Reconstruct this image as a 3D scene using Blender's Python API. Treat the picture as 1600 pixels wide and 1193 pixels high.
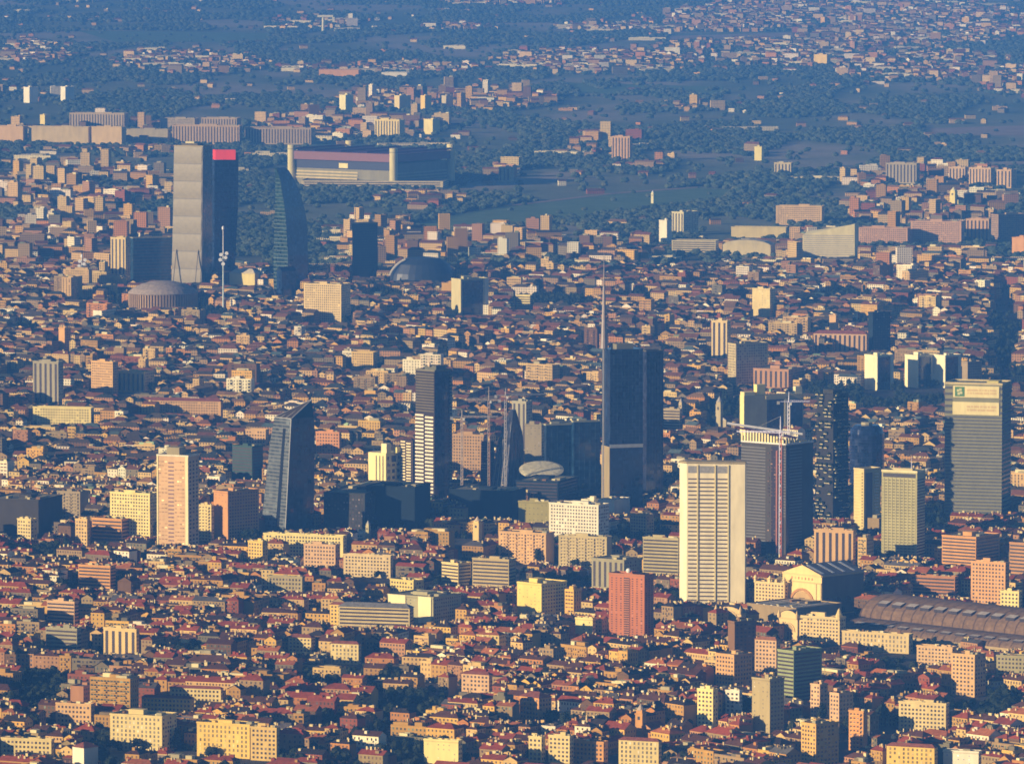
import bpy, math, random
from mathutils import Vector, noise
from math import sin, cos, tan, pi, radians as R, sqrt, floor

# ---------------------------------------------------------------- camera, sky, sun, exposure
for o in list(bpy.data.objects):
    bpy.data.objects.remove(o)
scene = bpy.context.scene
COL = scene.collection
rnd = random.Random(7)

F = 11600.0            # focal length in pixels of the 1600 px wide photograph
CX, CY = 800.0, 596.5
H = 774.0              # height of the camera above the city
PITCH = math.atan((CY + 365.0) / F)
SP, CP = sin(PITCH), cos(PITCH)

camd = bpy.data.cameras.new('camera')
camd.sensor_fit = 'HORIZONTAL'
camd.sensor_width = 36.0
camd.lens = 36.0 * F / 1600.0
camd.clip_start = 5.0
camd.clip_end = 90000.0
cam = bpy.data.objects.new('camera', camd)
COL.objects.link(cam)
cam.location = (0, 0, H)
cam.rotation_euler = (pi / 2 - PITCH, 0, 0)
scene.camera = cam

SUN_AZ, SUN_EL = R(64), R(13)       # the sun stands behind the camera, far to its left
SUN_FROM = Vector((-sin(SUN_AZ) * cos(SUN_EL), -cos(SUN_AZ) * cos(SUN_EL), sin(SUN_EL)))
world = bpy.data.worlds.new('World')
scene.world = world
world.use_nodes = True
wn = world.node_tree.nodes
bg = wn['Background']
sky = wn.new('ShaderNodeTexSky')
sky.sky_type = 'NISHITA'
sky.sun_disc = False
sky.sun_elevation = SUN_EL
sky.sun_rotation = math.atan2(SUN_FROM.x, SUN_FROM.y)
sky.altitude = 120
sky.air_density = 1.0
sky.dust_density = 0.4
sky.ozone_density = 4.0
world.node_tree.links.new(sky.outputs[0], bg.inputs[0])
bg.inputs[1].default_value = 0.05

sund = bpy.data.lights.new('sun', 'SUN')
sund.energy = 5.0
sund.angle = R(0.5)
sund.color = (1.0, 0.77, 0.45)
sun = bpy.data.objects.new('sun', sund)
COL.objects.link(sun)
sun.location = (-2000, -1000, 1500)
sun.rotation_euler = (-SUN_FROM).to_track_quat('-Z', 'Y').to_euler()

vs = scene.view_settings
scene.display_settings.display_device = 'sRGB'
vs.view_transform = 'Standard'
vs.look = 'None'
vs.exposure = 0.76
vs.gamma = 1.0
vs.use_curve_mapping = False
cy = scene.cycles
cy.max_bounces = 4
cy.diffuse_bounces = 2
cy.glossy_bounces = 2
cy.transmission_bounces = 2
cy.volume_bounces = 1
cy.use_denoising = True
cy.filter_width = 1.7

# ---------------------------------------------------------------- measuring helpers
def ray(px, py):
    a, b = (px - CX) / F, -(py - CY) / F
    return a, CP + b * SP, -SP + b * CP

def at(px, py):
    """the point of the ground that the photograph shows at this pixel"""
    a, y, z = ray(px, py)
    t = -H / z
    return a * t, y * t

def xat(px, Y, z=20.0):
    dep = Y * CP + (H - z) * SP
    return (px - CX) / F * dep

def zat(py, Y):
    _, y, z = ray(CX, py)
    return H + z / y * Y

def proj(x, y, z=0.0):
    dep = y * CP + (H - z) * SP
    up = y * SP + (z - H) * CP
    return CX + F * x / dep, CY - F * up / dep

# ---------------------------------------------------------------- materials
def new_mat(name):
    m = bpy.data.materials.new(name)
    m.use_nodes = True
    nt = m.node_tree
    return m, nt, nt.nodes['Principled BSDF']

def ramp(nt, fac, stops):
    r = nt.nodes.new('ShaderNodeValToRGB')
    while len(r.color_ramp.elements) < len(stops):
        r.color_ramp.elements.new(0.5)
    for e, (p, c) in zip(r.color_ramp.elements, stops):
        e.position = p
        e.color = (*c, 1)
    nt.links.new(fac, r.inputs[0])
    return r.outputs[0]

def noise_tex(nt, scale, detail=3.0, coord='Object', stretch=None, rough=0.6):
    tc = nt.nodes.new('ShaderNodeTexCoord')
    n = nt.nodes.new('ShaderNodeTexNoise')
    n.inputs['Scale'].default_value = scale
    n.inputs['Detail'].default_value = detail
    n.inputs['Roughness'].default_value = rough
    if coord != 'World':
        src = tc.outputs[coord]
    else:
        src = nt.nodes.new('ShaderNodeNewGeometry').outputs['Position']
    if stretch:
        mp = nt.nodes.new('ShaderNodeMapping')
        mp.inputs['Scale'].default_value = stretch
        nt.links.new(src, mp.inputs[0])
        src = mp.outputs[0]
    nt.links.new(src, n.inputs['Vector'])
    return n.outputs[0]

def mixc(nt, kind, a, b, fac=1.0):
    n = nt.nodes.new('ShaderNodeMix')
    n.data_type = 'RGBA'
    n.blend_type = kind
    for sock, v in ((n.inputs[0], fac), (n.inputs[6], a), (n.inputs[7], b)):
        if hasattr(v, 'is_linked') or hasattr(v, 'links'):
            nt.links.new(v, sock)
        else:
            sock.default_value = v
    return n.outputs[2]

def tint_out(nt):
    a = nt.nodes.new('ShaderNodeAttribute')
    a.attribute_name = 'tint'
    return a.outputs['Color']

def mathn(nt, op, a, b=0.0):
    n = nt.nodes.new('ShaderNodeMath')
    n.operation = op
    for s, v in zip(n.inputs, (a, b)):
        if isinstance(v, (int, float)):
            s.default_value = v
        else:
            nt.links.new(v, s)
    return n.outputs[0]

def tinted(name, lo, hi, scale, rough, spec=0.3, stretch=None, windows=False, metallic=0.0):
    """a surface whose own colour comes from the 'tint' attribute, weathered by noise"""
    m, nt, b = new_mat(name)
    n1 = noise_tex(nt, scale, 4.0, 'World', stretch)
    w = ramp(nt, n1, [(0.25, (lo,) * 3), (0.75, (hi,) * 3)])
    c = mixc(nt, 'MULTIPLY', tint_out(nt), w)
    if name.startswith('painted_render'):
        c = mixc(nt, 'MULTIPLY', c, (1.0, 0.92, 0.56, 1))           # warm sunlight put into the wall colour, against the blue haze
    if windows:
        uv = nt.nodes.new('ShaderNodeUVMap')
        sx = nt.nodes.new('ShaderNodeSeparateXYZ')
        nt.links.new(uv.outputs[0], sx.inputs[0])
        fu = mathn(nt, 'FRACT', mathn(nt, 'DIVIDE', sx.outputs[0], 3.4))
        fv = mathn(nt, 'FRACT', mathn(nt, 'DIVIDE', sx.outputs[1], 3.4))
        k = mathn(nt, 'MULTIPLY', mathn(nt, 'LESS_THAN', mathn(nt, 'ABSOLUTE', mathn(nt, 'SUBTRACT', fu, 0.5)), 0.22),
                  mathn(nt, 'LESS_THAN', mathn(nt, 'ABSOLUTE', mathn(nt, 'SUBTRACT', fv, 0.5)), 0.27))
        c = mixc(nt, 'MIX', c, (0.06, 0.05, 0.05, 1), k)
    nt.links.new(c, b.inputs['Base Color'])
    b.inputs['Roughness'].default_value = rough
    b.inputs['Specular IOR Level'].default_value = spec
    b.inputs['Metallic'].default_value = metallic
    return m

M = {}
M['wall'] = tinted('painted_render', 0.80, 1.08, 0.12, 0.9, 0.2, (1, 1, 0.35))
M['farwall'] = tinted('painted_render_with_far_windows', 0.85, 1.05, 0.05, 0.9, 0.2, (1, 1, 0.4), windows=True)
M['roof'] = tinted('roof_tiles', 0.62, 1.25, 0.28, 0.92, 0.15)
M['metal'] = tinted('painted_metal', 0.85, 1.1, 0.2, 0.45, 0.5)
M['pane'] = tinted('window_pane', 0.7, 1.3, 0.5, 0.25, 0.4)

def glass_mat():
    """curtain wall: panels of about 3.6 m, each a little lighter or darker and smoother or rougher than its neighbours"""
    m, nt, b = new_mat('curtain_wall_glass')
    sc = nt.nodes.new('ShaderNodeVectorMath'); sc.operation = 'MULTIPLY'; sc.inputs[1].default_value = (0.28, 0.28, 0.28)
    nt.links.new(nt.nodes.new('ShaderNodeNewGeometry').outputs['Position'], sc.inputs[0])
    fl = nt.nodes.new('ShaderNodeVectorMath'); fl.operation = 'FLOOR'
    nt.links.new(sc.outputs[0], fl.inputs[0])
    wn_ = nt.nodes.new('ShaderNodeTexWhiteNoise'); nt.links.new(fl.outputs[0], wn_.inputs['Vector'])
    n1 = noise_tex(nt, 0.035, 3.0, 'World', (1, 1, 0.4))
    c = mixc(nt, 'MULTIPLY', tint_out(nt), ramp(nt, n1, [(0.3, (0.6,) * 3), (0.7, (1.4,) * 3)]))
    c = mixc(nt, 'MULTIPLY', c, ramp(nt, wn_.outputs['Value'], [(0.0, (0.55,) * 3), (0.85, (1.25,) * 3), (1.0, (1.8,) * 3)]))
    nt.links.new(c, b.inputs['Base Color'])
    nt.links.new(mathn(nt, 'ADD', mathn(nt, 'MULTIPLY', wn_.outputs['Value'], 0.18), 0.05), b.inputs['Roughness'])
    b.inputs['Specular IOR Level'].default_value = 0.7
    return m
M['glass'] = glass_mat()

def foliage_mat(name, dark, light, scale, per_tree=False):
    m, nt, b = new_mat(name)
    n1 = noise_tex(nt, scale, 4.0, 'World')
    c = ramp(nt, n1, [(0.3, dark), (0.72, light)])
    oi = nt.nodes.new('ShaderNodeObjectInfo')
    v = ramp(nt, oi.outputs['Random'], [(0.0, (0.6, 0.75, 0.65)), (0.5, (1.0, 1.0, 1.0)), (0.85, (1.15, 1.1, 0.85)), (1.0, (1.5, 1.2, 0.8))])
    c = mixc(nt, 'MULTIPLY', c, v)
    nt.links.new(c, b.inputs['Base Color'])
    b.inputs['Roughness'].default_value = 0.8
    b.inputs['Specular IOR Level'].default_value = 0.15
    return m
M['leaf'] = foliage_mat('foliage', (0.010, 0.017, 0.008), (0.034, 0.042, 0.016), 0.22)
M['farleaf'] = foliage_mat('far_foliage', (0.038, 0.060, 0.042), (0.082, 0.102, 0.062), 0.006)  # far crowns lightened, haze brightness put into the colour

def bark_mat():
    m, nt, b = new_mat('bark')
    nt.links.new(ramp(nt, noise_tex(nt, 2.0), [(0.3, (0.05, 0.035, 0.025)), (0.7, (0.1, 0.075, 0.055))]), b.inputs['Base Color'])
    b.inputs['Roughness'].default_value = 0.95
    return m
M['bark'] = bark_mat()

def ground_mat():
    m, nt, b = new_mat('city_ground')
    big = noise_tex(nt, 0.0016, 5.0, 'World')
    fine = noise_tex(nt, 0.05, 4.0, 'World')
    pav = ramp(nt, fine, [(0.3, (0.045, 0.043, 0.042)), (0.7, (0.085, 0.078, 0.07))])
    patch = noise_tex(nt, 0.0022, 3.0, 'World', (1, 0.35, 1))
    grn = mixc(nt, 'MULTIPLY', ramp(nt, patch, [(0.35, (0.09, 0.12, 0.06)), (0.5, (0.16, 0.17, 0.09)), (0.62, (0.30, 0.25, 0.17))]), ramp(nt, fine, [(0.3, (0.8,) * 3), (0.7, (1.15,) * 3)]))
    # beyond the dense town the ground turns to meadow
    sx = nt.nodes.new('ShaderNodeSeparateXYZ')
    nt.links.new(nt.nodes.new('ShaderNodeNewGeometry').outputs['Position'], sx.inputs[0])
    mr = nt.nodes.new('ShaderNodeMapRange')
    mr.inputs[1].default_value = 10500
    mr.inputs[2].default_value = 12500
    nt.links.new(sx.outputs[1], mr.inputs[0])
    k = mathn(nt, 'MINIMUM', mathn(nt, 'ADD', mr.outputs[0], mathn(nt, 'MULTIPLY', mathn(nt, 'GREATER_THAN', big, 0.6), 0.6)), 1.0)
    nt.links.new(mixc(nt, 'MIX', pav, grn, k), b.inputs['Base Color'])
    b.inputs['Roughness'].default_value = 0.95
    b.inputs['Specular IOR Level'].default_value = 0.1
    return m
M['ground'] = ground_mat()

def field_mat(name, a, b_, scale=0.02):
    m, nt, b = new_mat(name)
    nt.links.new(ramp(nt, noise_tex(nt, scale, 4.0, 'World'), [(0.3, a), (0.7, b_)]), b.inputs['Base Color'])
    b.inputs['Roughness'].default_value = 0.95
    b.inputs['Specular IOR Level'].default_value = 0.1
    return m
M['grass'] = field_mat('meadow', (0.08, 0.13, 0.055), (0.13, 0.19, 0.08))
M['soil'] = field_mat('dry_field', (0.22, 0.16, 0.11), (0.32, 0.24, 0.17))
M['asphalt'] = field_mat('asphalt', (0.045, 0.045, 0.046), (0.07, 0.068, 0.066), 0.1)

# ---------------------------------------------------------------- mesh building
class MB:
    def __init__(self):
        self.v, self.f, self.t, self.uv = [], [], [], []
    def face(self, pts, tint, uv=None):
        n = len(self.v)
        self.v.extend(pts)
        self.f.append(tuple(range(n, n + len(pts))))
        self.t.append(tint)
        self.uv.append(uv)
    def prism(self, poly, z0, z1, tint, top=None, uvw=False, cap=True):
        """upright prism over a counter-clockwise outline"""
        n = len(poly)
        u = 0.0
        for i in range(n):
            a, b = poly[i], poly[(i + 1) % n]
            l = sqrt((b[0] - a[0]) ** 2 + (b[1] - a[1]) ** 2)
            self.face([(a[0], a[1], z0), (b[0], b[1], z0), (b[0], b[1], z1), (a[0], a[1], z1)], tint,
                      [(u, z0), (u + l, z0), (u + l, z1), (u, z1)] if uvw else None)
            u += l
        if cap:
            self.face([(p[0], p[1], z1) for p in poly], top or tint)
    def box(self, cx, cy, z0, w, d, h, tint, rot=0.0, top=None):
        c, s = cos(rot), sin(rot)
        p = [(cx + c * x - s * y, cy + s * x + c * y) for x, y in ((-w / 2, -d / 2), (w / 2, -d / 2), (w / 2, d / 2), (-w / 2, d / 2))]
        self.prism(p, z0, z0 + h, tint, top)
    def tube(self, p0, p1, r0, r1, tint, n=6):
        a, b = Vector(p0), Vector(p1)
        d = (b - a).normalized()
        q = d.to_track_quat('Z', 'Y')
        ra = [tuple(a + q @ Vector((r0 * cos(2 * pi * i / n), r0 * sin(2 * pi * i / n), 0))) for i in range(n)]
        rb = [tuple(b + q @ Vector((r1 * cos(2 * pi * i / n), r1 * sin(2 * pi * i / n), 0))) for i in range(n)]
        for i in range(n):
            j = (i + 1) % n
            self.face([ra[i], ra[j], rb[j], rb[i]], tint)
        self.face(rb, tint)
    def lathe(self, cx, cy, prof, tint, n=16, sx=1.0, sy=1.0, rot=0.0):
        """stack of rings (radius, z) turned round an upright axis"""
        c, s = cos(rot), sin(rot)
        def pt(r, z, i):
            a = 2 * pi * i / n
            x, y = r * cos(a) * sx, r * sin(a) * sy
            return (cx + c * x - s * y, cy + s * x + c * y, z)
        for (r0, z0), (r1, z1) in zip(prof, prof[1:]):
            for i in range(n):
                self.face([pt(r0, z0, i), pt(r0, z0, i + 1), pt(r1, z1, i + 1), pt(r1, z1, i)], tint)
        if prof[-1][0] > 0.05:
            self.face([pt(prof[-1][0], prof[-1][1], i) for i in range(n)], tint)
    def slab(self, pts, nrm, thick, tint):
        """a panel standing proud of a surface: outline pts (outer side), pushed back along nrm for its edges"""
        back = [tuple(Vector(p) - Vector(nrm) * thick) for p in pts]
        self.face(pts, tint)
        k = len(pts)
        for i in range(k):
            j = (i + 1) % k
            self.face([pts[j], pts[i], back[i], back[j]], tint)
    def mesh(self, name, mat):
        me = bpy.data.meshes.new(name)
        me.from_pydata(self.v, [], self.f)
        at_ = me.attributes.new('tint', 'FLOAT_COLOR', 'FACE')
        flat = []
        for t in self.t:
            flat.extend((t[0], t[1], t[2], 1.0))
        at_.data.foreach_set('color', flat)
        if any(u is not None for u in self.uv):
            uvl = me.uv_layers.new(name='UVMap')
            fl = []
            for f, u in zip(self.f, self.uv):
                if u is None:
                    fl.extend([0.0, 0.0] * len(f))
                else:
                    for a in u:
                        fl.extend(a)
            uvl.data.foreach_set('uv', fl)
        me.materials.append(M[mat] if isinstance(mat, str) else mat)
        return me
    def build(self, name, mat, parent=None, kind=None):
        if not self.f:
            return None
        return link(name, self.mesh(name, mat), parent, kind)

def link(name, me, parent=None, kind=None):
    o = bpy.data.objects.new(name, me)
    COL.objects.link(o)
    if parent is not None:
        o.parent = parent
    if kind:
        o['kind'] = kind
    return o

def thing(name, label, cat, loc, group=None):
    o = bpy.data.objects.new(name, None)
    o.empty_display_size = 3
    COL.objects.link(o)
    o.location = loc
    o['label'] = label
    o['category'] = cat
    if group:
        o['group'] = group
    return o

def tag(o, label, cat, group=None):
    o['label'] = label
    o['category'] = cat
    if group:
        o['group'] = group
    return o

NAMED = []            # (x0, x1, lowest visible row, depth, world x, world y, radius, short name)
def reserve(x0, x1, yvis, Y, X, cy_, rad, short):
    NAMED.append((x0, x1, yvis, Y, X, rad, short, cy_))

# ---------------------------------------------------------------- the setting
def sheet(name, pts, z, mat, kind='structure'):
    mb = MB()
    mb.face([(x, y, z) for x, y in pts], (1, 1, 1))
    return mb.build(name, mat, None, kind)

GX, GY0, GY1 = 9000.0, -1500.0, 42000.0
sheet('ground', [(-GX, GY0), (GX, GY0), (GX, GY1), (-GX, GY1)], 0.0, 'ground')

hz = MB()
e = 60
hz.prism([(-GX - e, GY0 - e), (GX + e, GY0 - e), (GX + e, GY1 + e), (-GX - e, GY1 + e)], -1.0, H + 26, (1, 1, 1))
hz.face([(-GX - e, GY0 - e, -1.0), (-GX - e, GY1 + e, -1.0), (GX + e, GY1 + e, -1.0), (GX + e, GY0 - e, -1.0)], (1, 1, 1))
hm = bpy.data.materials.new('haze_air')
hm.use_nodes = True
hn = hm.node_tree
hn.nodes.remove(hn.nodes['Principled BSDF'])
pv = hn.nodes.new('ShaderNodeVolumePrincipled')
pv.inputs['Color'].default_value = (0.085, 0.32, 1.0, 1)
pv.inputs['Density'].default_value = 1.0 / 26500.0
pv.inputs['Anisotropy'].default_value = -0.35
hn.links.new(pv.outputs[0], hn.nodes['Material Output'].inputs['Volume'])
HZ = hz.build('haze', hm, None, 'stuff')
# ---------------------------------------------------------------- towers and blocks one can tell apart
CREAM = (0.72, 0.62, 0.42); WHITE = (0.82, 0.81, 0.98); PEACH = (0.66, 0.45, 0.31); ORANGE = (0.66, 0.36, 0.17)
YELLOW = (0.78, 0.58, 0.22); BEIGE = (0.50, 0.44, 0.35); GREY = (0.36, 0.35, 0.33); PINK = (0.66, 0.46, 0.38)
BRICK = (0.42, 0.15, 0.09); BROWN = (0.22, 0.13, 0.09); DARK = (0.05, 0.05, 0.055); TEAL = (0.022, 0.05, 0.07)
NAVY = (0.012, 0.025, 0.06); PALEY = (0.82, 0.74, 0.46); STONE = (0.60, 0.54, 0.44); REDROOF = (0.26, 0.085, 0.05)
BROWNROOF = (0.17, 0.095, 0.07); GREYROOF = (0.22, 0.21, 0.20); WINDOW = (0.07, 0.055, 0.05); GREENGREY = (0.30, 0.36, 0.27)

class Tower:
    """a building whose near corner is at xm: its left face runs back to xl, its right face to xr"""
    def __init__(s, name, label, cat, secs, ybase, th=40, tint=CREAM, mat='wall', short=None, vis=None, dep=18.0, Y=None, group=None, top=None):
        s.th = R(th)
        s.Y = Y or at(CX, ybase)[1]
        s.X = xat(secs[-1][2], s.Y, 0)
        s.tint, s.mat = tint, mat
        s.eL, s.eR = Vector((-cos(s.th), sin(s.th), 0)), Vector((sin(s.th), cos(s.th), 0))
        s.n = {'L': -s.eR, 'R': -s.eL}
        s.secs = []
        for y, xl, xm, xr in secs:
            z = zat(y, s.Y)
            k = (s.Y * CP + (H - z) * SP) / F
            wr = (xr - xm) * k / max(sin(s.th), 0.05) if xr > xm + 0.5 else dep
            s.secs.append((z, xat(xm, s.Y, z) - s.X, (xm - xl) * k / cos(s.th), wr))
        s.secs.sort()
        if len(s.secs) == 1 or s.secs[0][0] > 1.0:
            s.secs.insert(0, (0.0,) + s.secs[0][1:])
        s.h = s.secs[-1][0]
        s.k = s.Y / F                                  # metres to a pixel at this distance
        s.root = thing(name, label, cat, (s.X, s.Y, 0), group)
        if short:
            x0 = min(q[1] for q in secs); x1 = max(q[3] for q in secs)
            wl, wr = s.secs[0][2], s.secs[0][3]
            c = (s.eL * wl + s.eR * wr) * 0.5
            reserve(x0, x1, vis or ybase, s.Y, s.X + c.x, s.Y + c.y, 0.0, short)
            NAMED_BOX.append((s.X, s.Y, s.th, wl, wr))
        mb = MB()
        for a, b in zip(s.secs, s.secs[1:]):
            qa, qb = s.quad(a), s.quad(b)
            for i in range(4):
                j = (i + 1) % 4
                mb.face([qa[i], qa[j], qb[j], qb[i]], tint)
        mb.face(s.quad(s.secs[-1]), top or tint)
        s.body = mb.build('wall', mat, s.root)
    def quad(s, q):
        z, dx, wl, wr = q
        c = Vector((dx, 0, z))
        return [tuple(c + s.eL * wl), tuple(c), tuple(c + s.eR * wr), tuple(c + s.eL * wl + s.eR * wr)]
    def sec(s, z):
        for a, b in zip(s.secs, s.secs[1:]):
            if z <= b[0] or b is s.secs[-1]:
                f = (z - a[0]) / (b[0] - a[0])
                return [a[i] + (b[i] - a[i]) * f for i in range(4)]
    def P(s, side, t, z, out=0.0):
        _, dx, wl, wr = s.sec(min(z, s.h)); c = Vector((dx, 0, z)) + s.n[side] * out
        return tuple(c + (s.eL * wl * t if side == 'L' else s.eR * wr * t))
    def width(s, side):
        return s.secs[0][2 if side == 'L' else 3]
    def panel(s, mb, side, t0, t1, z0, z1, out, tint):
        if side == 'L':
            t0, t1 = t1, t0
        mb.slab([s.P(side, t0, z0, out), s.P(side, t1, z0, out), s.P(side, t1, z1, out), s.P(side, t0, z1, out)], s.n[side], out, tint)
    def bands(s, side, n, z0, z1, frac, t0=0.0, t1=1.0, out=0.25, tint=WINDOW, mat='pane', name='window_band'):
        st = (z1 - z0) / n
        straight = len(s.secs) == 2 and abs(s.secs[0][1] - s.secs[1][1]) < 1 and abs(s.secs[0][2] - s.secs[1][2]) < 1
        me = None
        for i in range(n):
            if me is None or not straight:
                mb = MB()
                zz = z0 if straight else z0 + i * st
                s.panel(mb, side, t0, t1, zz + st * (1 - frac) / 2, zz + st * (1 + frac) / 2, out, tint)
                me = mb.mesh(name, mat)
            o = link(name, me, s.root)
            if straight:
                o.location = (0, 0, i * st)
    def strip(s, side, t0, t1, z0, z1, out=0.3, tint=WINDOW, mat='pane', name='window_strip'):
        mb = MB()
        s.panel(mb, side, t0, t1, z0, z1, out, tint)
        return mb.build(name, mat, s.root)
    def grid(s, side, cols, rows, z0, z1, fw=0.5, fh=0.5, t0=0.03, t1=0.97, out=0.1, tint=WINDOW, mat='pane', skip=0.0, name='windows'):
        mb = MB()
        st, sw = (z1 - z0) / rows, (t1 - t0) / cols
        for r in range(rows):
            for c in range(cols):
                if skip and rnd.random() < skip:
                    continue
                k = rnd.uniform(0.6, 1.6)
                if rnd.random() < 0.09: k = rnd.uniform(2.5, 4.5)
                elif rnd.random() < 0.04: continue
                a = t0 + sw * (c + 0.5 - fw / 2)
                s.panel(mb, side, a, a + sw * fw, z0 + st * (r + 0.5 - fh / 2), z0 + st * (r + 0.5 + fh / 2), out, tuple(q * k for q in tint))
        return mb.build(name, mat, s.root, 'stuff')
    def balconies(s, side, cols, rows, z0, z1, t0=0.05, t1=0.95, fw=0.7, deep=1.3, thick=1.0, tint=WHITE, stagger=False):
        mb = MB()
        st, sw = (z1 - z0) / rows, (t1 - t0) / cols
        for r in range(rows):
            for c in range(cols):
                a = t0 + sw * (c + (1 - fw) / 2)
                dz = st * 0.5 if stagger and c % 2 else 0
                s.panel(mb, side, a, a + sw * fw, z0 + st * r + dz, z0 + st * r + thick + dz, deep, tint)
        return mb.build('balconies', 'wall', s.root, 'stuff')
    def rim(s, h=1.1, tint=None, out=0.35, thick=0.5, name='parapet'):
        mb = MB()
        q = [Vector(p) for p in s.quad(s.secs[-1])]
        c = sum(q, Vector()) / 4
        for i in range(4):
            a, b = q[i], q[(i + 1) % 4]
            d = (b - a).normalized()
            nn = Vector((d.y, -d.x, 0))
            if nn.dot(c - a) > 0: nn = -nn
            m = (a + b) / 2 + nn * (out - thick / 2)
            mb.box(m.x, m.y, s.h - 0.4, (b - a).length + 2 * out - (0 if i % 2 else 2 * thick + 0.02), thick, h + 0.4, tint or s.tint, math.atan2(d.y, d.x))
        return mb.build(name, 'wall', s.root)
    def plant(s, t0, t1, u0, u1, h, tint=None, mat='wall', name='roof_cabin', z=None):
        """a box on the roof: t along the left face, u along the right face"""
        z = s.h if z is None else z
        _, dx, wl, wr = s.sec(z); c = Vector((dx, 0, 0))
        q = [c + s.eL * wl * t + s.eR * wr * u for t, u in ((t1, u0), (t0, u0), (t0, u1), (t1, u1))]
        mb = MB()
        mb.prism([(p.x, p.y) for p in q], z - 0.05, z + h, tint or s.tint)
        return mb.build(name, mat, s.root)
    def hip(s, h, tint=REDROOF, over=0.8):
        z, dx, wl, wr = s.secs[-1]
        mb = MB()
        c = Vector((dx, 0, z))
        e = [c + s.eL * (wl + over) - s.eR * over, c - s.eL * over - s.eR * over, c - s.eL * over + s.eR * (wr + over), c + s.eL * (wl + over) + s.eR * (wr + over)]
        if wl >= wr:
            r0, r1 = c + s.eL * (wl - wr / 2.4) + s.eR * wr / 2, c + s.eL * (wr / 2.4) + s.eR * wr / 2
            r0.z = r1.z = z + h
            fs = [[e[0], e[1], r1, r0], [e[1], e[2], r1], [e[2], e[3], r0, r1], [e[3], e[0], r0]]
        else:
            r0, r1 = c + s.eL * wl / 2 + s.eR * wl / 2.4, c + s.eL * wl / 2 + s.eR * (wr - wl / 2.4)
            r0.z = r1.z = z + h
            fs = [[e[0], e[1], r0], [e[1], e[2], r1, r0], [e[2], e[3], r1], [e[3], e[0], r0, r1]]
        for f in fs:
            k = rnd.uniform(0.9, 1.1)
            mb.face([tuple(p) for p in f], tuple(q * k for q in tint))
        mb.face([tuple(p) for p in e[::-1]], tint)
        return mb.build('roof', 'roof', s.root)
    def mast(s, t, u, h, r=0.4, tint=GREY, name='mast'):
        _, dx, wl, wr = s.secs[-1]
        p = Vector((dx, 0, s.h)) + s.eL * wl * t + s.eR * wr * u
        mb = MB()
        mb.tube(tuple(p), (p.x, p.y, s.h + h), r, r * 0.4, tint)
        return mb.build(name, 'metal', s.root)
def cover(T, h, n=1, tint=GREYROOF, wall=None, over=0.5, name='roof'):
    """a gabled (n=1) or rounded roof whose ridge runs back from the middle of the left face"""
    _, dx, wl, wr = T.secs[-1]
    c = Vector((dx, 0, T.h))
    prof = [(-over, 0.0)]
    if n == 1:
        prof += [(wl / 2, h)]
    else:
        prof += [(wl / 2 - wl / 2 * cos(pi * i / n), h * sin(pi * i / n)) for i in range(1, n)]
    prof += [(wl + over, 0.0)]
    mb, gb = MB(), MB()
    f = lambda p, u: tuple(c + T.eL * p[0] + T.eR * u + Vector((0, 0, p[1])))
    for a, b in zip(prof, prof[1:]):
        mb.face([f(b, -0.6), f(a, -0.6), f(a, wr + 0.6), f(b, wr + 0.6)], tint)
    gb.face([f((p[0], p[1] - 0.4 if 0 < i < len(prof) - 1 else p[1]), 0.0) for i, p in enumerate(prof)], wall or T.tint)
    gb.face([f(p, wr) for p in prof[::-1]], wall or T.tint)
    mb.build(name, 'roof', T.root)
    gb.build('gable', 'wall', T.root)
    return f, prof
NAMED_BOX = []

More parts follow.
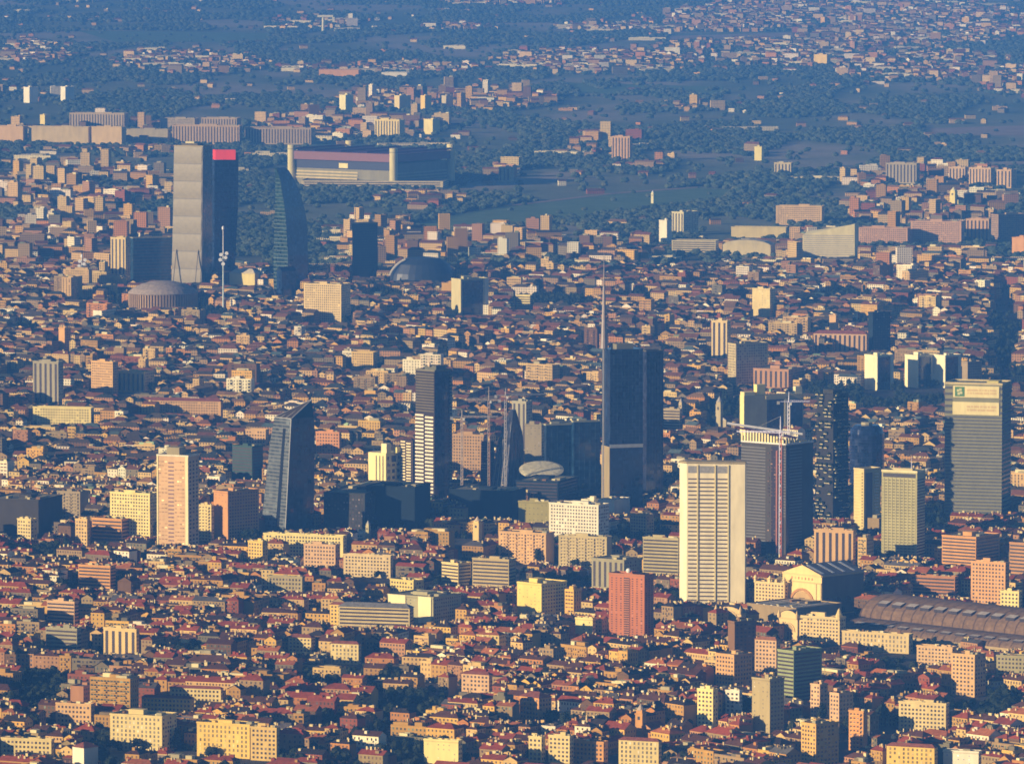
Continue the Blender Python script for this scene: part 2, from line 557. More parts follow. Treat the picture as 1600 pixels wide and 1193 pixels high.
def block(label, xl, xm, xr, yt, yb, th, tint, style, short, name='apartment_block', cat='apartment block', roof=None, floor=3.3, group=None, sp=2):
    """an ordinary block: style letters g grid of windows, b ribbon windows, w white balconies, v upright strips, h hipped roof, p plant on the roof"""
    t = Tower(name, label, cat, [(yt, xl, xm, xr)], yb + 2 + 7 * max(0.0, min(1.0, (yb - 400) / 700)), th, tint, short=short, vis=yb, group=group, top=GREYROOF)
    n = max(2, int(t.h / floor))
    wl, wr = t.width('L'), t.width('R')
    z0 = 0.8
    vis = xr > xm + 1.5
    if 'g' in style:
        t.grid('L', max(2, int(wl / 3.3)), n, z0, t.h - 0.6)
        if vis: t.grid('R', max(2, int(wr / 3.6)), n, z0, t.h - 0.6, skip=0.15)
    if 'b' in style:
        t.bands('L', n, z0, t.h - 0.5, 0.46, 0.02, 0.98)
        if vis: t.bands('R', n, z0, t.h - 0.5, 0.46, 0.06, 0.94)
    if 'v' in style:
        m = max(2, int(wl / 6))
        for i in range(m):
            t.strip('L', (i + 0.3) / m, (i + 0.7) / m, 2.0, t.h - 2.0, 0.2)
        if vis: t.grid('R', max(2, int(wr / 4)), n, z0, t.h - 0.6, skip=0.2)
    if 'w' in style:
        t.balconies('L', max(1, int(wl / 9)), n, z0 + 0.4, t.h - 0.2, tint=tuple(min(0.85, q * 1.25) for q in tint))
        t.grid('L', max(2, int(wl / 3.3)), n, z0, t.h - 0.6)
    if 't' in style:
        t.grid('L', max(2, int(wl / 3.6)), n, z0, t.h - 0.6, 0.40, 0.62, tint=tuple(q * 0.26 + 0.01 for q in tint))
        if vis: t.grid('R', max(2, int(wr / 4)), n, z0, t.h - 0.6, skip=0.2)
    if 's' in style:                                                 # a blank front, windows only in its shaded side
        t.grid('R', max(2, int(wr / 3.6)), n, z0, t.h - 0.6, 0.5, 0.45)
        t.strip('L', 0, 1, t.h - 1.2, t.h - 0.3, 0.4, tuple(q * 0.8 for q in tint), 'wall', 'cornice')
        if wl > 14: t.grid('L', max(2, int(wl / 4.5)), n, z0, t.h - 1.6, 0.22, 0.3, skip=0.45, tint=tuple(q * 0.4 for q in tint))
    if 'd' in style:                                                 # shade painted as a dark side panel, with a white upright at its far edge
        t.strip('R', 0.05, 0.80, 0.5, t.h - 1.5, 0.3, (0.012, 0.022, 0.05), 'glass', 'side_shade_panel')
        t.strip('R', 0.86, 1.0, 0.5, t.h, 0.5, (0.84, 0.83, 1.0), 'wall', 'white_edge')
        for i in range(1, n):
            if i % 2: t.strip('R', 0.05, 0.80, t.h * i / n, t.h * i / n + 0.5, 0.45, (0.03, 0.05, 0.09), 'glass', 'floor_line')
    if 'h' in style:
        t.hip(min(wl, wr) * 0.24 + 0.6, roof or REDROOF)
    else:
        t.rim(1.0)
        if 'p' in style or t.h > 22:
            a, u = rnd.uniform(0.25, 0.5), rnd.uniform(0.25, 0.45)
            t.plant(a, a + rnd.uniform(0.2, 0.35), u, u + 0.3, rnd.uniform(2.4, 4.0))
            a = rnd.uniform(0.02, 0.12)
            t.plant(a, a + 0.1, 0.3, 0.6, 2.2, GREY)
        if yb > 780:
            for i in range(3 + int(wl / 16)):
                a, u = rnd.uniform(0.04, 0.86), rnd.uniform(0.12, 0.7)
                t.plant(a, a + rnd.uniform(1.5, 4.5) / wl, u, min(0.92, u + rnd.uniform(0.1, 0.25)), rnd.uniform(1.0, 2.6), rnd.choice((GREY, STONE, tint, (0.7, 0.68, 0.62), BROWN)), 'wall', 'roof_unit', t.h + 0.03)
    return t

# --- the foreground, left to right
E = block
E('long yellow block with dark upright windows beside the dark cypress at the bottom', 306, 390, 390, 1133, 1176, 24, YELLOW, 't', 'long yellow block')
E('ochre block with three columns of windows joined to the long yellow block', 391, 432, 436, 1138, 1180, 24, (0.66, 0.50, 0.26), 'g', 'ochre block')
E('tall cream block with white upright panels above the dark trees', 170, 253, 274, 1120, 1166, 24, CREAM, 't', 'tall cream block')
E('low cream terrace at the left edge of the bottom row', 0, 80, 84, 1156, 1178, 18, CREAM, 'g', 'low cream terrace')
E('small white gabled house on the bottom edge beside the dark trees', 112, 131, 152, 1168, 1190, 45, WHITE, 'h', 'small white gabled house', 'house', 'house')
E('peach block with small windows left of the dark shaded trees', 86, 142, 147, 1101, 1130, 22, PEACH, 'g', 'peach corner block')
E('square cream block with dark windows at the end of a long ochre row', 450, 486, 492, 996, 1018, 24, CREAM, 'gh', 'square cream block')
E('pair of cream and orange towers with pale balconies over red roofs', 160, 213, 217, 984, 1020, 30, (0.70, 0.55, 0.36), 'vp', 'cream and orange pair')
E('grey block with white balcony bands on its left half', 70, 120, 126, 983, 1014, 26, GREY, 'b', 'grey banded block')
E('orange block striped with dark window bands among brown roofs', 121, 172, 180, 885, 917, 26, ORANGE, 'b', 'striped orange block')
E('pink block striped with white floors near the left edge', 72, 116, 122, 941, 974, 26, PINK, 'b', 'striped pink block')
E('small cream tower with a grey shaded side at far left', 26, 48, 57, 812, 840, 36, CREAM, 'g', 'small cream tower')
E('narrow pale orange tower left of the wide orange block', 117, 136, 140, 812, 846, 30, (0.70, 0.52, 0.32), 'g', 'narrow pale tower')
E('wide orange block with flat roof below the cream palace', 142, 190, 206, 812, 836, 30, ORANGE, 'b', 'wide orange block')
E('block wrapped in white balconies left of the red topped block', 88, 125, 125, 769, 806, 26, (0.35, 0.30, 0.26), 'w', 'white balcony block')
E('cream palace block with five storeys of windows left of the pink tower', 170, 234, 246, 772, 836, 28, PALEY, 'g', 'cream palace')
E('narrow cream block between the pink tower and the orange slab', 309, 330, 334, 790, 840, 30, CREAM, 'wg', 'narrow cream block')
E('orange slab with a wide black shaded side', 333, 356, 403, 769, 840, 45, (0.60, 0.33, 0.19), 's', 'orange slab')
E('golden yellow block at the left end of the long pale terrace', 387, 410, 418, 847, 878, 35, YELLOW, 'g', 'golden block')
E('long pale yellow terrace in front of the dark glass towers', 410, 536, 541, 838, 866, 20, PALEY, 'g', 'long pale terrace')
E('salmon block standing before the long pale terrace', 474, 524, 531, 852, 882, 24, PINK, 'g', 'salmon block')
E('grey battlemented palace with a row of arches', 418, 472, 476, 902, 922, 20, (0.42, 0.38, 0.30), 'g', 'grey palace')
E('bright yellow house with tall windows left of the long arcade', 515, 549, 553, 945, 974, 24, YELLOW, 'gh', 'yellow house')
E('pale cream block right of the square cream block', 516, 560, 564, 1006, 1030, 20, CREAM, 'th', 'pale cream block')
E('long cream row with low brown roof above the yellow row', 264, 345, 348, 1076, 1096, 16, CREAM, 'gh', 'long cream row')
E('long yellow row lit by the sun beneath red roofs', 220, 300, 303, 1091, 1112, 16, YELLOW, 'gh', 'long yellow row')
E('long low arcade with a dark strip of windows under its roof', 528, 640, 646, 950, 978, 16, (0.62, 0.54, 0.42), 'bh', 'long arcade', roof=GREYROOF)
E('pale pink block between the two yellow terraces', 536, 610, 614, 869, 896, 22, (0.70, 0.58, 0.46), 'g', 'pale pink block')
TWIN = E('twin grey block with two bright white end panels', 605, 677, 720, 934, 968, 35, (0.40, 0.39, 0.34), 's', 'twin panel block')
E('small yellow block behind the white end panels', 609, 646, 662, 908, 932, 40, (0.70, 0.60, 0.30), 'g', 'small yellow block')
E('cream block with a brown shaded side left of the banded office', 690, 716, 736, 881, 912, 45, CREAM, 'b', 'cream side block')
E('beige office with dark window bands and a flat roof', 738, 795, 806, 875, 915, 26, (0.52, 0.44, 0.32), 'b', 'banded office', 'office_block', 'office block')
E('twin peach apartment block below the white office', 779, 853, 866, 834, 876, 26, PEACH, 'wp', 'twin peach block')
E('beige block with recessed balconies right of the twin peach block', 873, 948, 956, 840, 881, 24, (0.54, 0.47, 0.36), 'w', 'recessed balcony block')
E('white office with rows of square windows and roof plant', 858, 935, 952, 790, 848, 30, WHITE, 'gp', 'white office', 'office_block', 'office block')
E('beige banded office left of the white high rise', 1005, 1060, 1063, 842, 896, 24, (0.48, 0.44, 0.34), 'b', 'beige office', 'office_block', 'office block')
E('bright yellow block with a broad black shaded side', 808, 846, 886, 913, 957, 42, (0.82, 0.68, 0.30), 's', 'bright yellow block')
E('low grey office with white fins left of the brick tower', 925, 975, 1004, 876, 915, 35, GREY, 'v', 'grey fin office', 'office_block', 'office block')
E('plain yellow cube house left of the brick tower foot', 899, 926, 931, 967, 990, 30, PALEY, 's', 'plain yellow cube')
E('cream tower house with dark windows on the bottom edge', 826, 846, 852, 1152, 1188, 30, CREAM, 'g', 'cream tower house')
E('pair of cream apartment towers on the bottom edge', 857, 890, 896, 1151, 1190, 28, CREAM, 'gp', 'pair of cream towers')
E('orange block with flat terrace right of the cream towers', 893, 943, 950, 1160, 1188, 26, ORANGE, 'g', 'orange terrace block')
E('pale classical block with tall windows below the orange church', 967, 1029, 1034, 1158, 1192, 22, CREAM, 'th', 'classical block')
E('orange house with a black shaded side above the cream towers', 812, 842, 862, 1090, 1124, 45, ORANGE, 'gh', 'orange gable house', 'house', 'house')
E('pink and cream block with hipped red roof in the middle foreground', 721, 764, 770, 1054, 1080, 28, PINK, 'gh', 'pink hipped block')
E('slant roofed cream hall near the middle of the bottom edge', 662, 716, 722, 1158, 1188, 26, PALEY, 's', 'cream hall')
E('large peach block in three sections right of the white high rise', 1273, 1333, 1338, 830, 882, 22, PEACH, 'vp', 'large peach block')
E('orange brown block with a wide dark side at right', 1474, 1525, 1566, 840, 882, 35, ORANGE, 'b', 'orange brown block')
E('brick brown block cut by the right edge', 1579, 1612, 1640, 850, 896, 35, (0.52, 0.30, 0.18), 'b', 'brick brown block')
E('salmon slab with a square grid of windows above the train shed', 1519, 1571, 1578, 880, 944, 30, (0.70, 0.42, 0.27), 'gp', 'salmon slab')
E('low cream block with a small cabin below the salmon slab', 1564, 1592, 1598, 925, 950, 30, PALEY, 'gp', 'low cream block')
E('red brick palace with pale string courses behind the train shed', 1425, 1492, 1498, 902, 930, 26, (0.48, 0.24, 0.14), 'bg', 'red brick palace')
E('pale green tower with a broad navy shaded side', 1216, 1240, 1286, 1018, 1090, 48, GREENGREY, 'b', 'pale green tower', 'tower_block', 'tower')
E('grey beige slab tower with a blank front and open top', 1176, 1203, 1226, 1062, 1140, 45, (0.44, 0.38, 0.29), 's', 'grey beige slab', 'tower_block', 'tower')
E('pink house with tall gabled front left of the orange corner row', 1267, 1281, 1294, 1070, 1120, 45, PINK, 'g', 'pink gabled house')
E('tall pink and brown block right of the pink gabled house', 1293, 1311, 1334, 1084, 1136, 48, PINK, 'g', 'pink brown block')
E('orange corner block with white balconies at the head of a row', 1327, 1349, 1356, 1112, 1164, 35, ORANGE, 'w', 'orange corner block')
E('peach curved corner house with orange roof below the station', 1180, 1213, 1220, 1000, 1050, 30, PINK, 'gh', 'peach corner house', roof=(0.42, 0.17, 0.07))
E('orange house with small windows and a black shaded side', 1119, 1147, 1176, 1024, 1070, 45, (0.64, 0.40, 0.24), 'gp', 'orange house')
E('bright white and yellow house with a stepped front', 1090, 1114, 1122, 1078, 1132, 35, PALEY, 'g', 'white stepped house')
E('cream house with a white gable right of the stepped house', 1134, 1155, 1160, 1080, 1112, 30, WHITE, 'g', 'white gable house')
E('dark brown block before the station pavilion', 1138, 1148, 1182, 972, 1040, 60, BROWN, 's', 'dark brown block')
E('peach block with striped balconies on its right edge below the shed', 1488, 1523, 1542, 1024, 1080, 35, PEACH, 'gp', 'striped edge block')
E('grey block with small windows below the shed at right', 1558, 1604, 1612, 1026, 1052, 20, (0.40, 0.38, 0.30), 'g', 'grey shed side block')
E('ornate yellow palace with a red domed roof on the bottom edge', 1387, 1460, 1466, 1168, 1194, 24, YELLOW, 'th', 'ornate yellow palace')
E('flat white block on the bottom edge at right', 1475, 1529, 1535, 1175, 1194, 20, (0.84, 0.83, 1.0), 's', 'flat white block')
E('cream classical house with many windows left of the dark park', 1406, 1478, 1484, 1100, 1138, 24, (0.70, 0.60, 0.44), 'g', 'cream classical house')
E('yellow orange block beside the dark street at the bottom', 1253, 1275, 1312, 1132, 1190, 50, (0.66, 0.44, 0.18), 'g', 'yellow orange block')
E('cream block with a dark side standing under the white high rise', 985, 1010, 1022, 805, 840, 40, (0.45, 0.35, 0.25), 'g', 'lit brown block')

# --- between the two rows of towers
E('grey slab tower with two white slots in its crown at left', 50, 91, 98, 566, 628, 25, (0.38, 0.37, 0.38), 'v', 'grey slotted slab', 'tower_block', 'tower')
E('long yellow block with two rows of dark windows at left', 50, 142, 146, 638, 660, 14, PALEY, 'g', 'long yellow hall')
E('orange house group with a tall rear wing at left', 141, 176, 184, 566, 612, 35, (0.68, 0.45, 0.27), 'g', 'orange house group')
E('slender orange tower standing alone among trees', 91, 101, 110, 513, 546, 40, (0.70, 0.42, 0.22), 's', 'slender orange tower', 'tower_block', 'tower')
E('orange red block with four columns of windows right of the faceted tower', 493, 530, 533, 676, 707, 20, (0.68, 0.34, 0.20), 'g', 'orange red block')
E('tall cream slab with rows of windows in front of the curved tower', 474, 533, 547, 445, 502, 24, (0.76, 0.62, 0.44), 'gp', 'tall cream slab')
E('cream block under a large flat grey roof at left', 182, 226, 240, 582, 610, 30, (0.66, 0.55, 0.40), 'v', 'cream flat block')
E('long orange row with low roof left of the faceted tower', 213, 345, 348, 627, 645, 12, (0.66, 0.44, 0.28), 'gh', 'long orange row')
E('dark teal office left of the faceted tower', 362, 394, 410, 698, 748, 35, (0.05, 0.10, 0.13), 'b', 'dark teal office', 'office_block', 'office block')
E('peach block with white cornice behind the faceted tower', 383, 415, 420, 672, 694, 20, PEACH, 'g', 'peach cornice block')
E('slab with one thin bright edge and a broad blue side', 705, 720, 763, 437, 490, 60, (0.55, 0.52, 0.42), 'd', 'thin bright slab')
E('white cube building among dark trees in the distance', 807, 828, 831, 462, 482, 20, PALEY, 'b', 'white cube')
E('pair of ochre blocks standing side by side', 549, 583, 590, 551, 573, 26, (0.64, 0.48, 0.24), 'g', 'ochre pair')
E('square cream tower on the right beyond the white high rise', 1176, 1203, 1212, 452, 494, 35, CREAM, 's', 'square cream tower', 'tower_block', 'tower')
E('cream tower striped with dark window columns', 1112, 1136, 1142, 502, 558, 25, (0.74, 0.62, 0.46), 'v', 'striped cream tower', 'tower_block', 'tower')
E('long pink palace with a red roof and pale pilasters', 1272, 1354, 1358, 522, 548, 14, PINK, 'vh', 'long pink palace')
E('square orange stair tower behind the long pink palace', 1296, 1306, 1311, 493, 530, 30, PEACH, 's', 'orange stair tower', 'tower_block', 'tower')
E('dark glass block standing right of the long pink palace', 1357, 1364, 1392, 489, 545, 60, NAVY, 's', 'dark distant block', 'office_block', 'office block')
E('grey cream complex with a glass stair right of the striped tower', 1138, 1150, 1201, 538, 598, 60, (0.52, 0.46, 0.36), 'g', 'grey cream complex')
E('brown and white fin building under the grey complex', 1178, 1232, 1260, 578, 604, 25, (0.5, 0.3, 0.24), 'v', 'fin building')
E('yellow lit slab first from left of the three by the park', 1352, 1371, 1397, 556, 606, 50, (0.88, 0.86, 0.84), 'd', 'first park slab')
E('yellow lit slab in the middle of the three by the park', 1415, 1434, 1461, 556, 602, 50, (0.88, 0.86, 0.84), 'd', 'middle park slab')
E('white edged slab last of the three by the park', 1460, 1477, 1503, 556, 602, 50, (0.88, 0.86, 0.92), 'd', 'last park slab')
E('brown grey tower block right of the three park slabs', 1504, 1512, 1535, 566, 612, 55, (0.34, 0.28, 0.24), 's', 'brown grey block')
E('blocky brown office with white framed grid behind the disc canopy', 706, 756, 762, 680, 735, 20, (0.50, 0.34, 0.24), 'g', 'brown grid office', 'office_block', 'office block')
E('tall grey panel wall left of the blue glass offices', 820, 846, 850, 664, 722, 15, (0.34, 0.31, 0.30), 's', 'grey panel wall', 'office_block', 'office block')
E('slim pale shaft with white edges behind the dark crystal tower', 800, 822, 832, 628, 700, 30, (0.42, 0.42, 0.46), 'v', 'slim pale shaft', 'tower_block', 'tower')
E('small cream block below the white high rise crown at left', 1035, 1062, 1066, 640, 668, 20, (0.48, 0.42, 0.36), 'b', 'small cream block')
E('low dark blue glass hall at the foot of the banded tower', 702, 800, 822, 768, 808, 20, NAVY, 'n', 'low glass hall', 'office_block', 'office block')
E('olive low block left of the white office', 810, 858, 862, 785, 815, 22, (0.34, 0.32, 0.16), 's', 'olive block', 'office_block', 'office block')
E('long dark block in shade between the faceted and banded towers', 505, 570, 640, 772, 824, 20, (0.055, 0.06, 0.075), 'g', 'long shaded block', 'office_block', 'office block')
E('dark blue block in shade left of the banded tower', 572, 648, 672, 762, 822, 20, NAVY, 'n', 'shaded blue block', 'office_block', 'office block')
E('black block standing for shadow at the left edge under brown roofs', -20, 60, 92, 782, 832, 20, (0.06, 0.055, 0.06), 'n', 'black left block', 'office_block', 'office block')  # near-black walls carry the shadow in their colour
E('white rooftop building right of the low blue glass hall', 935, 960, 985, 782, 800, 30, WHITE, 'n', 'white roof building')

# --- beyond the city centre
def far(label, xl, xm, xr, yt, yb, th, tint, style, short, **k):
    return E(label, xl, xm, xr, yt, yb, th, tint, style, short, sp=1, **k)
SL = 'long slab blocks in a row at far left'
far('peach slab first from the left edge in the far row', -10, 36, 42, 198, 223, 18, (0.62, 0.44, 0.30), 'n', 'far slab', name='slab_block')
far('long beige slab second from left in the far row', 43, 138, 142, 199, 224, 16, (0.56, 0.46, 0.33), 'n', 'far slab', name='slab_block')
far('beige slab with shaded end third from left in the far row', 142, 190, 196, 199, 225, 20, (0.60, 0.46, 0.32), 'n', 'far slab', name='slab_block')
far('low grey slab behind trees fourth in the far row', 197, 262, 266, 203, 222, 14, (0.42, 0.38, 0.32), 'n', 'far slab', name='slab_block')
far('brown slab in bays above the twin glass towers', 268, 374, 378, 197, 224, 14, (0.50, 0.38, 0.32), 'v', 'far slab', name='slab_block')
far('long brown slab right of the red sign tower', 382, 486, 492, 201, 224, 12, (0.42, 0.34, 0.30), 'v', 'far slab', name='slab_block')
far('pinkish tower row with notched top behind the far slabs', 107, 194, 200, 178, 200, 16, (0.48, 0.40, 0.36), 'v', 'far notched row', name='slab_block')
far('small yellow tower left of the notched row', 62, 70, 78, 180, 197, 40, (0.74, 0.64, 0.34), 'n', 'small yellow tower')
far('grey low slab behind the brown slab in bays', 249, 304, 310, 186, 201, 14, (0.44, 0.38, 0.34), 'g', 'far grey slab', name='slab_block')
far('stepped brown tower behind the red sign tower', 314, 370, 376, 185, 202, 16, (0.46, 0.37, 0.32), 'v', 'stepped brown tower')
far('white twin panel tower at far left above woods', 36, 46, 59, 137, 159, 50, WHITE, 'n', 'first far tower', name='tower_block', cat='tower')
far('slim white tower alone above woods at far left', 94, 102, 116, 136, 159, 50, WHITE, 'n', 'second far tower', name='tower_block', cat='tower')
far('white sided tower above the stadium', 530, 540, 552, 149, 174, 50, (0.8, 0.76, 0.6), 'n', 'far white tower', name='tower_block', cat='tower')
far('cream tower first of three in the far town', 616, 624, 642, 150, 170, 50, CREAM, 'n', 'far cream tower', name='tower_block', cat='tower')
far('yellow tower second of three in the far town', 657, 664, 674, 150, 172, 50, YELLOW, 'n', 'far yellow tower', name='tower_block', cat='tower')
far('grey tower last of three in the far town', 690, 697, 708, 150, 168, 50, (0.55, 0.5, 0.45), 'n', 'far grey tower', name='tower_block', cat='tower')
far('lit yellow slab group above the stadium roof', 585, 624, 632, 188, 214, 25, (0.82, 0.70, 0.38), 'v', 'lit yellow group')
far('pale yellow block right of the lit yellow group', 662, 676, 687, 187, 208, 40, (0.78, 0.70, 0.45), 'n', 'pale far block')
far('striped brick and cream twin tower rising alone from woods', 956, 984, 988, 214, 250, 20, (0.62, 0.42, 0.30), 'v', 'striped twin tower', name='tower_block', cat='tower')
far('pale pavilion block among trees left of the green field', 779, 797, 803, 262, 282, 20, (0.50, 0.50, 0.42), 'v', 'pale pavilion')
far('stepped white block first at the edge of the green field', 1030, 1042, 1050, 345, 380, 40, WHITE, 'n', 'stepped white block')
far('stepped white block second with a dark side', 1050, 1068, 1092, 332, 366, 40, (0.6, 0.58, 0.52), 'v', 'second stepped block')
far('wide peach slab above the white wedge building', 1213, 1284, 1289, 323, 350, 14, (0.64, 0.47, 0.31), 'g', 'wide peach slab', name='slab_block')
far('pink slab just right of the white wedge building', 1342, 1418, 1424, 357, 381, 14, (0.56, 0.36, 0.32), 'g', 'first pink slab', name='slab_block')
far('long pink slab with a white roof sign', 1424, 1502, 1509, 347, 380, 14, (0.58, 0.38, 0.34), 'g', 'long pink slab', name='slab_block')
far('pink slab with white parapet beside the brown slab', 1510, 1545, 1550, 343, 376, 16, (0.62, 0.42, 0.34), 'v', 'pink parapet slab', name='slab_block')
far('brown shaded slab with white roof at the right edge', 1550, 1560, 1604, 336, 372, 60, (0.34, 0.25, 0.24), 'g', 'brown far slab', name='slab_block')
far('peach tower group first of three at far right', 1483, 1508, 1513, 262, 280, 20, (0.64, 0.48, 0.36), 'v', 'peach far group')
far('peach tower group second of three at far right', 1515, 1548, 1556, 263, 287, 24, (0.66, 0.48, 0.36), 'v', 'second peach group')
far('peach tower group last of three at far right', 1558, 1580, 1590, 266, 292, 24, (0.64, 0.46, 0.34), 'v', 'last peach group')
far('pale yellow tower alone in the blue woods at right', 1179, 1190, 1194, 230, 249, 26, (0.76, 0.70, 0.40), 'n', 'lone yellow tower', name='tower_block', cat='tower')
far('long low white factory left of the white wedge building', 1050, 1118, 1124, 377, 396, 12, (0.62, 0.58, 0.5), 'b', 'white factory', name='factory', cat='factory')
far('long low cream hall behind the arched roof', 1143, 1228, 1232, 356, 370, 12, (0.62, 0.54, 0.36), 'n', 'cream far hall', name='hall', cat='hall')
far('orange lit house cluster block left of the park', 1582, 1604, 1610, 372, 396, 25, ORANGE, 'n', 'orange far block')
far('long pale slab at the upper right edge below the field', 1210, 1236, 1240, 255, 272, 20, (0.55, 0.5, 0.42), 'v', 'pale far group')
far('row of grey towers beside the pale slab at upper right', 1385, 1432, 1438, 256, 285, 20, (0.42, 0.38, 0.36), 'v', 'grey far towers')
far('yellow block in the far town at upper right', 1272, 1292, 1298, 86, 100, 26, YELLOW, 'n', 'far yellow block')
far('long orange shed roof in the far plain', 498, 560, 564, 110, 120, 10, ORANGE, 'n', 'orange shed', name='shed', cat='shed')
far('long white shed in the far plain', 596, 636, 640, 114, 120, 10, WHITE, 'n', 'white shed', name='shed', cat='shed')
# ---------------------------------------------------------------- landmarks with a shape of their own
def at_z(px, py, z):
    a, y, zz = ray(px, py)
    t = (z - H) / zz
    return Vector((a * t, y * t, z))

# white high rise with lens shaped plan
def white_high_rise():
    Y = at(1100, 948)[1]
    X = xat(1062, Y, 0)
    root = thing('skyscraper', 'tall white high rise with stacked window bands and two upright piers', 'skyscraper', (X, Y, 0))
    zt = zat(724, Y)
    k = Y / F
    px = lambda p: (p - 1062) * k
    plan = [(px(1062), 9), (px(1073), 0), (px(1164), -6), (px(1166), 4), (px(1138), 13), (px(1073), 19), (px(1062), 12)]
    mb = MB(); mb.prism(plan, 0, zt, (0.84, 0.80, 0.86), GREYROOF); mb.build('wall', 'wall', root)
    mb = MB(); mb.prism([(x * 1.012 - 0.4, y * 1.06 - 0.5) for x, y in plan], zt + 0.4, zt + 2.0, (0.34, 0.30, 0.26)); mb.build('roof', 'wall', root)
    a, b = Vector((px(1073), 0, 0)), Vector((px(1164), -6, 0))
    d = (b - a).normalized(); nn = Vector((d.y, -d.x, 0)); L = (b - a).length
    n, z0, z1 = 31, 6.0, zt - 11.0
    st = (z1 - z0) / n
    bays = [(0.02, 0.17), (0.20, 0.47), (0.505, 0.70)]
    for s0, s1 in bays:
        mb = MB()
        q = [tuple(a + d * L * s + nn * 0.3 + Vector((0, 0, z))) for s, z in ((s0, z0), (s1, z0), (s1, z0 + st * 0.36), (s0, z0 + st * 0.36))]
        mb.slab(q, nn, 0.3, (0.16, 0.13, 0.10))
        me = mb.mesh('window_band', 'pane')
        for i in range(n):
            link('window_band', me, root).location = (0, 0, i * st)
        mb = MB()
        mb.slab([tuple(a + d * L * s + nn * 0.25 + Vector((0, 0, z))) for s, z in ((s0, z1 + 2.5), (s1, z1 + 2.5), (s1, zt - 2), (s0, zt - 2))], nn, 0.25, (0.30, 0.29, 0.27))
        mb.build('crown_glazing', 'pane', root)
    for s in (0.185, 0.488, 0.712):
        mb = MB()
        mb.slab([tuple(a + d * L * t + nn * 0.9 + Vector((0, 0, z))) for t, z in ((s - .012, 0), (s + .012, 0), (s + .012, zt - 1), (s - .012, zt - 1))], nn, 0.9, (0.72, 0.66, 0.54))
        mb.build('pier', 'wall', root)
    reserve(1060, 1167, 938, Y, X + 30, Y + 8, 36, 'white high rise')
    NAMED_BOX.append((X + px(1164), Y - 6, R(-4), px(1164), 24))
white_high_rise()

for a_, b_ in ((0.04, 0.32), (0.60, 0.98)):
    TWIN.strip('L', a_, b_, 1, TWIN.h + 0.8, 0.9, (0.86, 0.83, 0.74), 'wall', 'white_end_panel')

# red brick tower
T = Tower('brick_tower', 'red brick tower with a dark recessed bay and a black shaded side', 'tower', [(900, 952, 1007, 1022)], 1002, 32, (0.50, 0.19, 0.11), short='red brick tower', vis=992)
n = 26
T.strip('L', 0.42, 0.58, 3, T.h - 2, 0.15, (0.10, 0.05, 0.04), name='recessed_bay')
T.balconies('L', 1, n, 3, T.h - 2, 0.40, 0.60, 0.9, 0.9, 0.9, (0.46, 0.2, 0.14))
T.grid('L', 3, n, 3, T.h - 2, 0.34, 0.5, 0.60, 0.98, tint=(0.14, 0.06, 0.05))
T.grid('L', 3, n, 3, T.h - 2, 0.34, 0.5, 0.02, 0.40, tint=(0.14, 0.06, 0.05))
T.grid('R', 3, n, 3, T.h - 2, 0.3, 0.5, tint=(0.05, 0.03, 0.03))
T.rim(1.4, (0.45, 0.2, 0.13))
T.plant(0.35, 0.65, 0.3, 0.7, 3.0, BRICK)
mb = MB(); mb.lathe(*(Vector((T.eL * T.width('L') * 0.45)).xy), [(1.8, T.h + 2.5), (2.4, T.h + 4.2), (1.6, T.h + 6), (0.1, T.h + 6.4)], (0.85, 0.82, 0.74), 10); mb.build('water_tank', 'metal', T.root)

# glass tower with a spire, two dark volumes and a pale strip below
T = Tower('glass_skyscraper', 'tallest dark blue glass tower with a thin pale spire on its left edge', 'skyscraper', [(546, 941, 953, 1005)], 800, 72, NAVY, 'glass', short='dark spired tower', vis=792)
T.bands('R', 1, zat(700, T.Y), zat(694, T.Y), 0.9, 0.0, 1.0, 0.5, (0.45, 0.45, 0.42), 'metal', 'cornice')
T.strip('L', 0.0, 1.0, 4, zat(698, T.Y), 0.4, (0.34, 0.29, 0.23), 'wall', 'pale_panel')
T.grid('L', 1, 18, 4, zat(699, T.Y), 0.3, 0.5, 0.55, 0.95, out=0.6, tint=(0.35, 0.12, 0.08), mat='wall', name='red_panels')
T.bands('R', 28, zat(690, T.Y), T.h - 4, 0.12, 0.01, 0.99, 0.15, (0.03, 0.045, 0.08), 'glass', 'floor_line')
for i in range(9):
    T.strip('R', i / 9 + 0.005, i / 9 + 0.012, zat(692, T.Y), T.h - 1, 0.25, (0.05, 0.07, 0.11), 'glass', 'mullion')
T.plant(0.2, 0.9, 0.25, 0.75, 5, (0.2, 0.2, 0.2))
mb = MB()
p = Vector(T.P('L', 0.75, T.h, 0.0))
mb.tube((p.x, p.y, 0), (p.x, p.y, T.h), 1.5, 1.5, (0.14, 0.14, 0.15), 10)
mb.tube((p.x, p.y, T.h - 0.2), (p.x, p.y, zat(505, T.Y)), 3.6, 2.4, (0.30, 0.25, 0.23), 10)
mb.tube((p.x, p.y, zat(505, T.Y)), (p.x, p.y, zat(450, T.Y)), 2.4, 1.3, (0.30, 0.25, 0.23), 10)
mb.tube((p.x, p.y, zat(450, T.Y)), (p.x, p.y, zat(398, T.Y)), 0.8, 0.2, (0.30, 0.25, 0.23), 8)
mb.build('spire', 'metal', T.root)
T = Tower('glass_annex_tower', 'dark violet glass tower standing against the right of the spired tower', 'skyscraper', [(549, 1003, 1010, 1037)], 782, 66, (0.02, 0.025, 0.05), 'glass', short='dark annex tower', vis=770)
for i in range(6):
    T.strip('R', i / 6 + 0.01, i / 6 + 0.02, 5, T.h - 1, 0.25, (0.07, 0.07, 0.09), 'glass', 'mullion')
T.rim(1.2, (0.1, 0.1, 0.12))
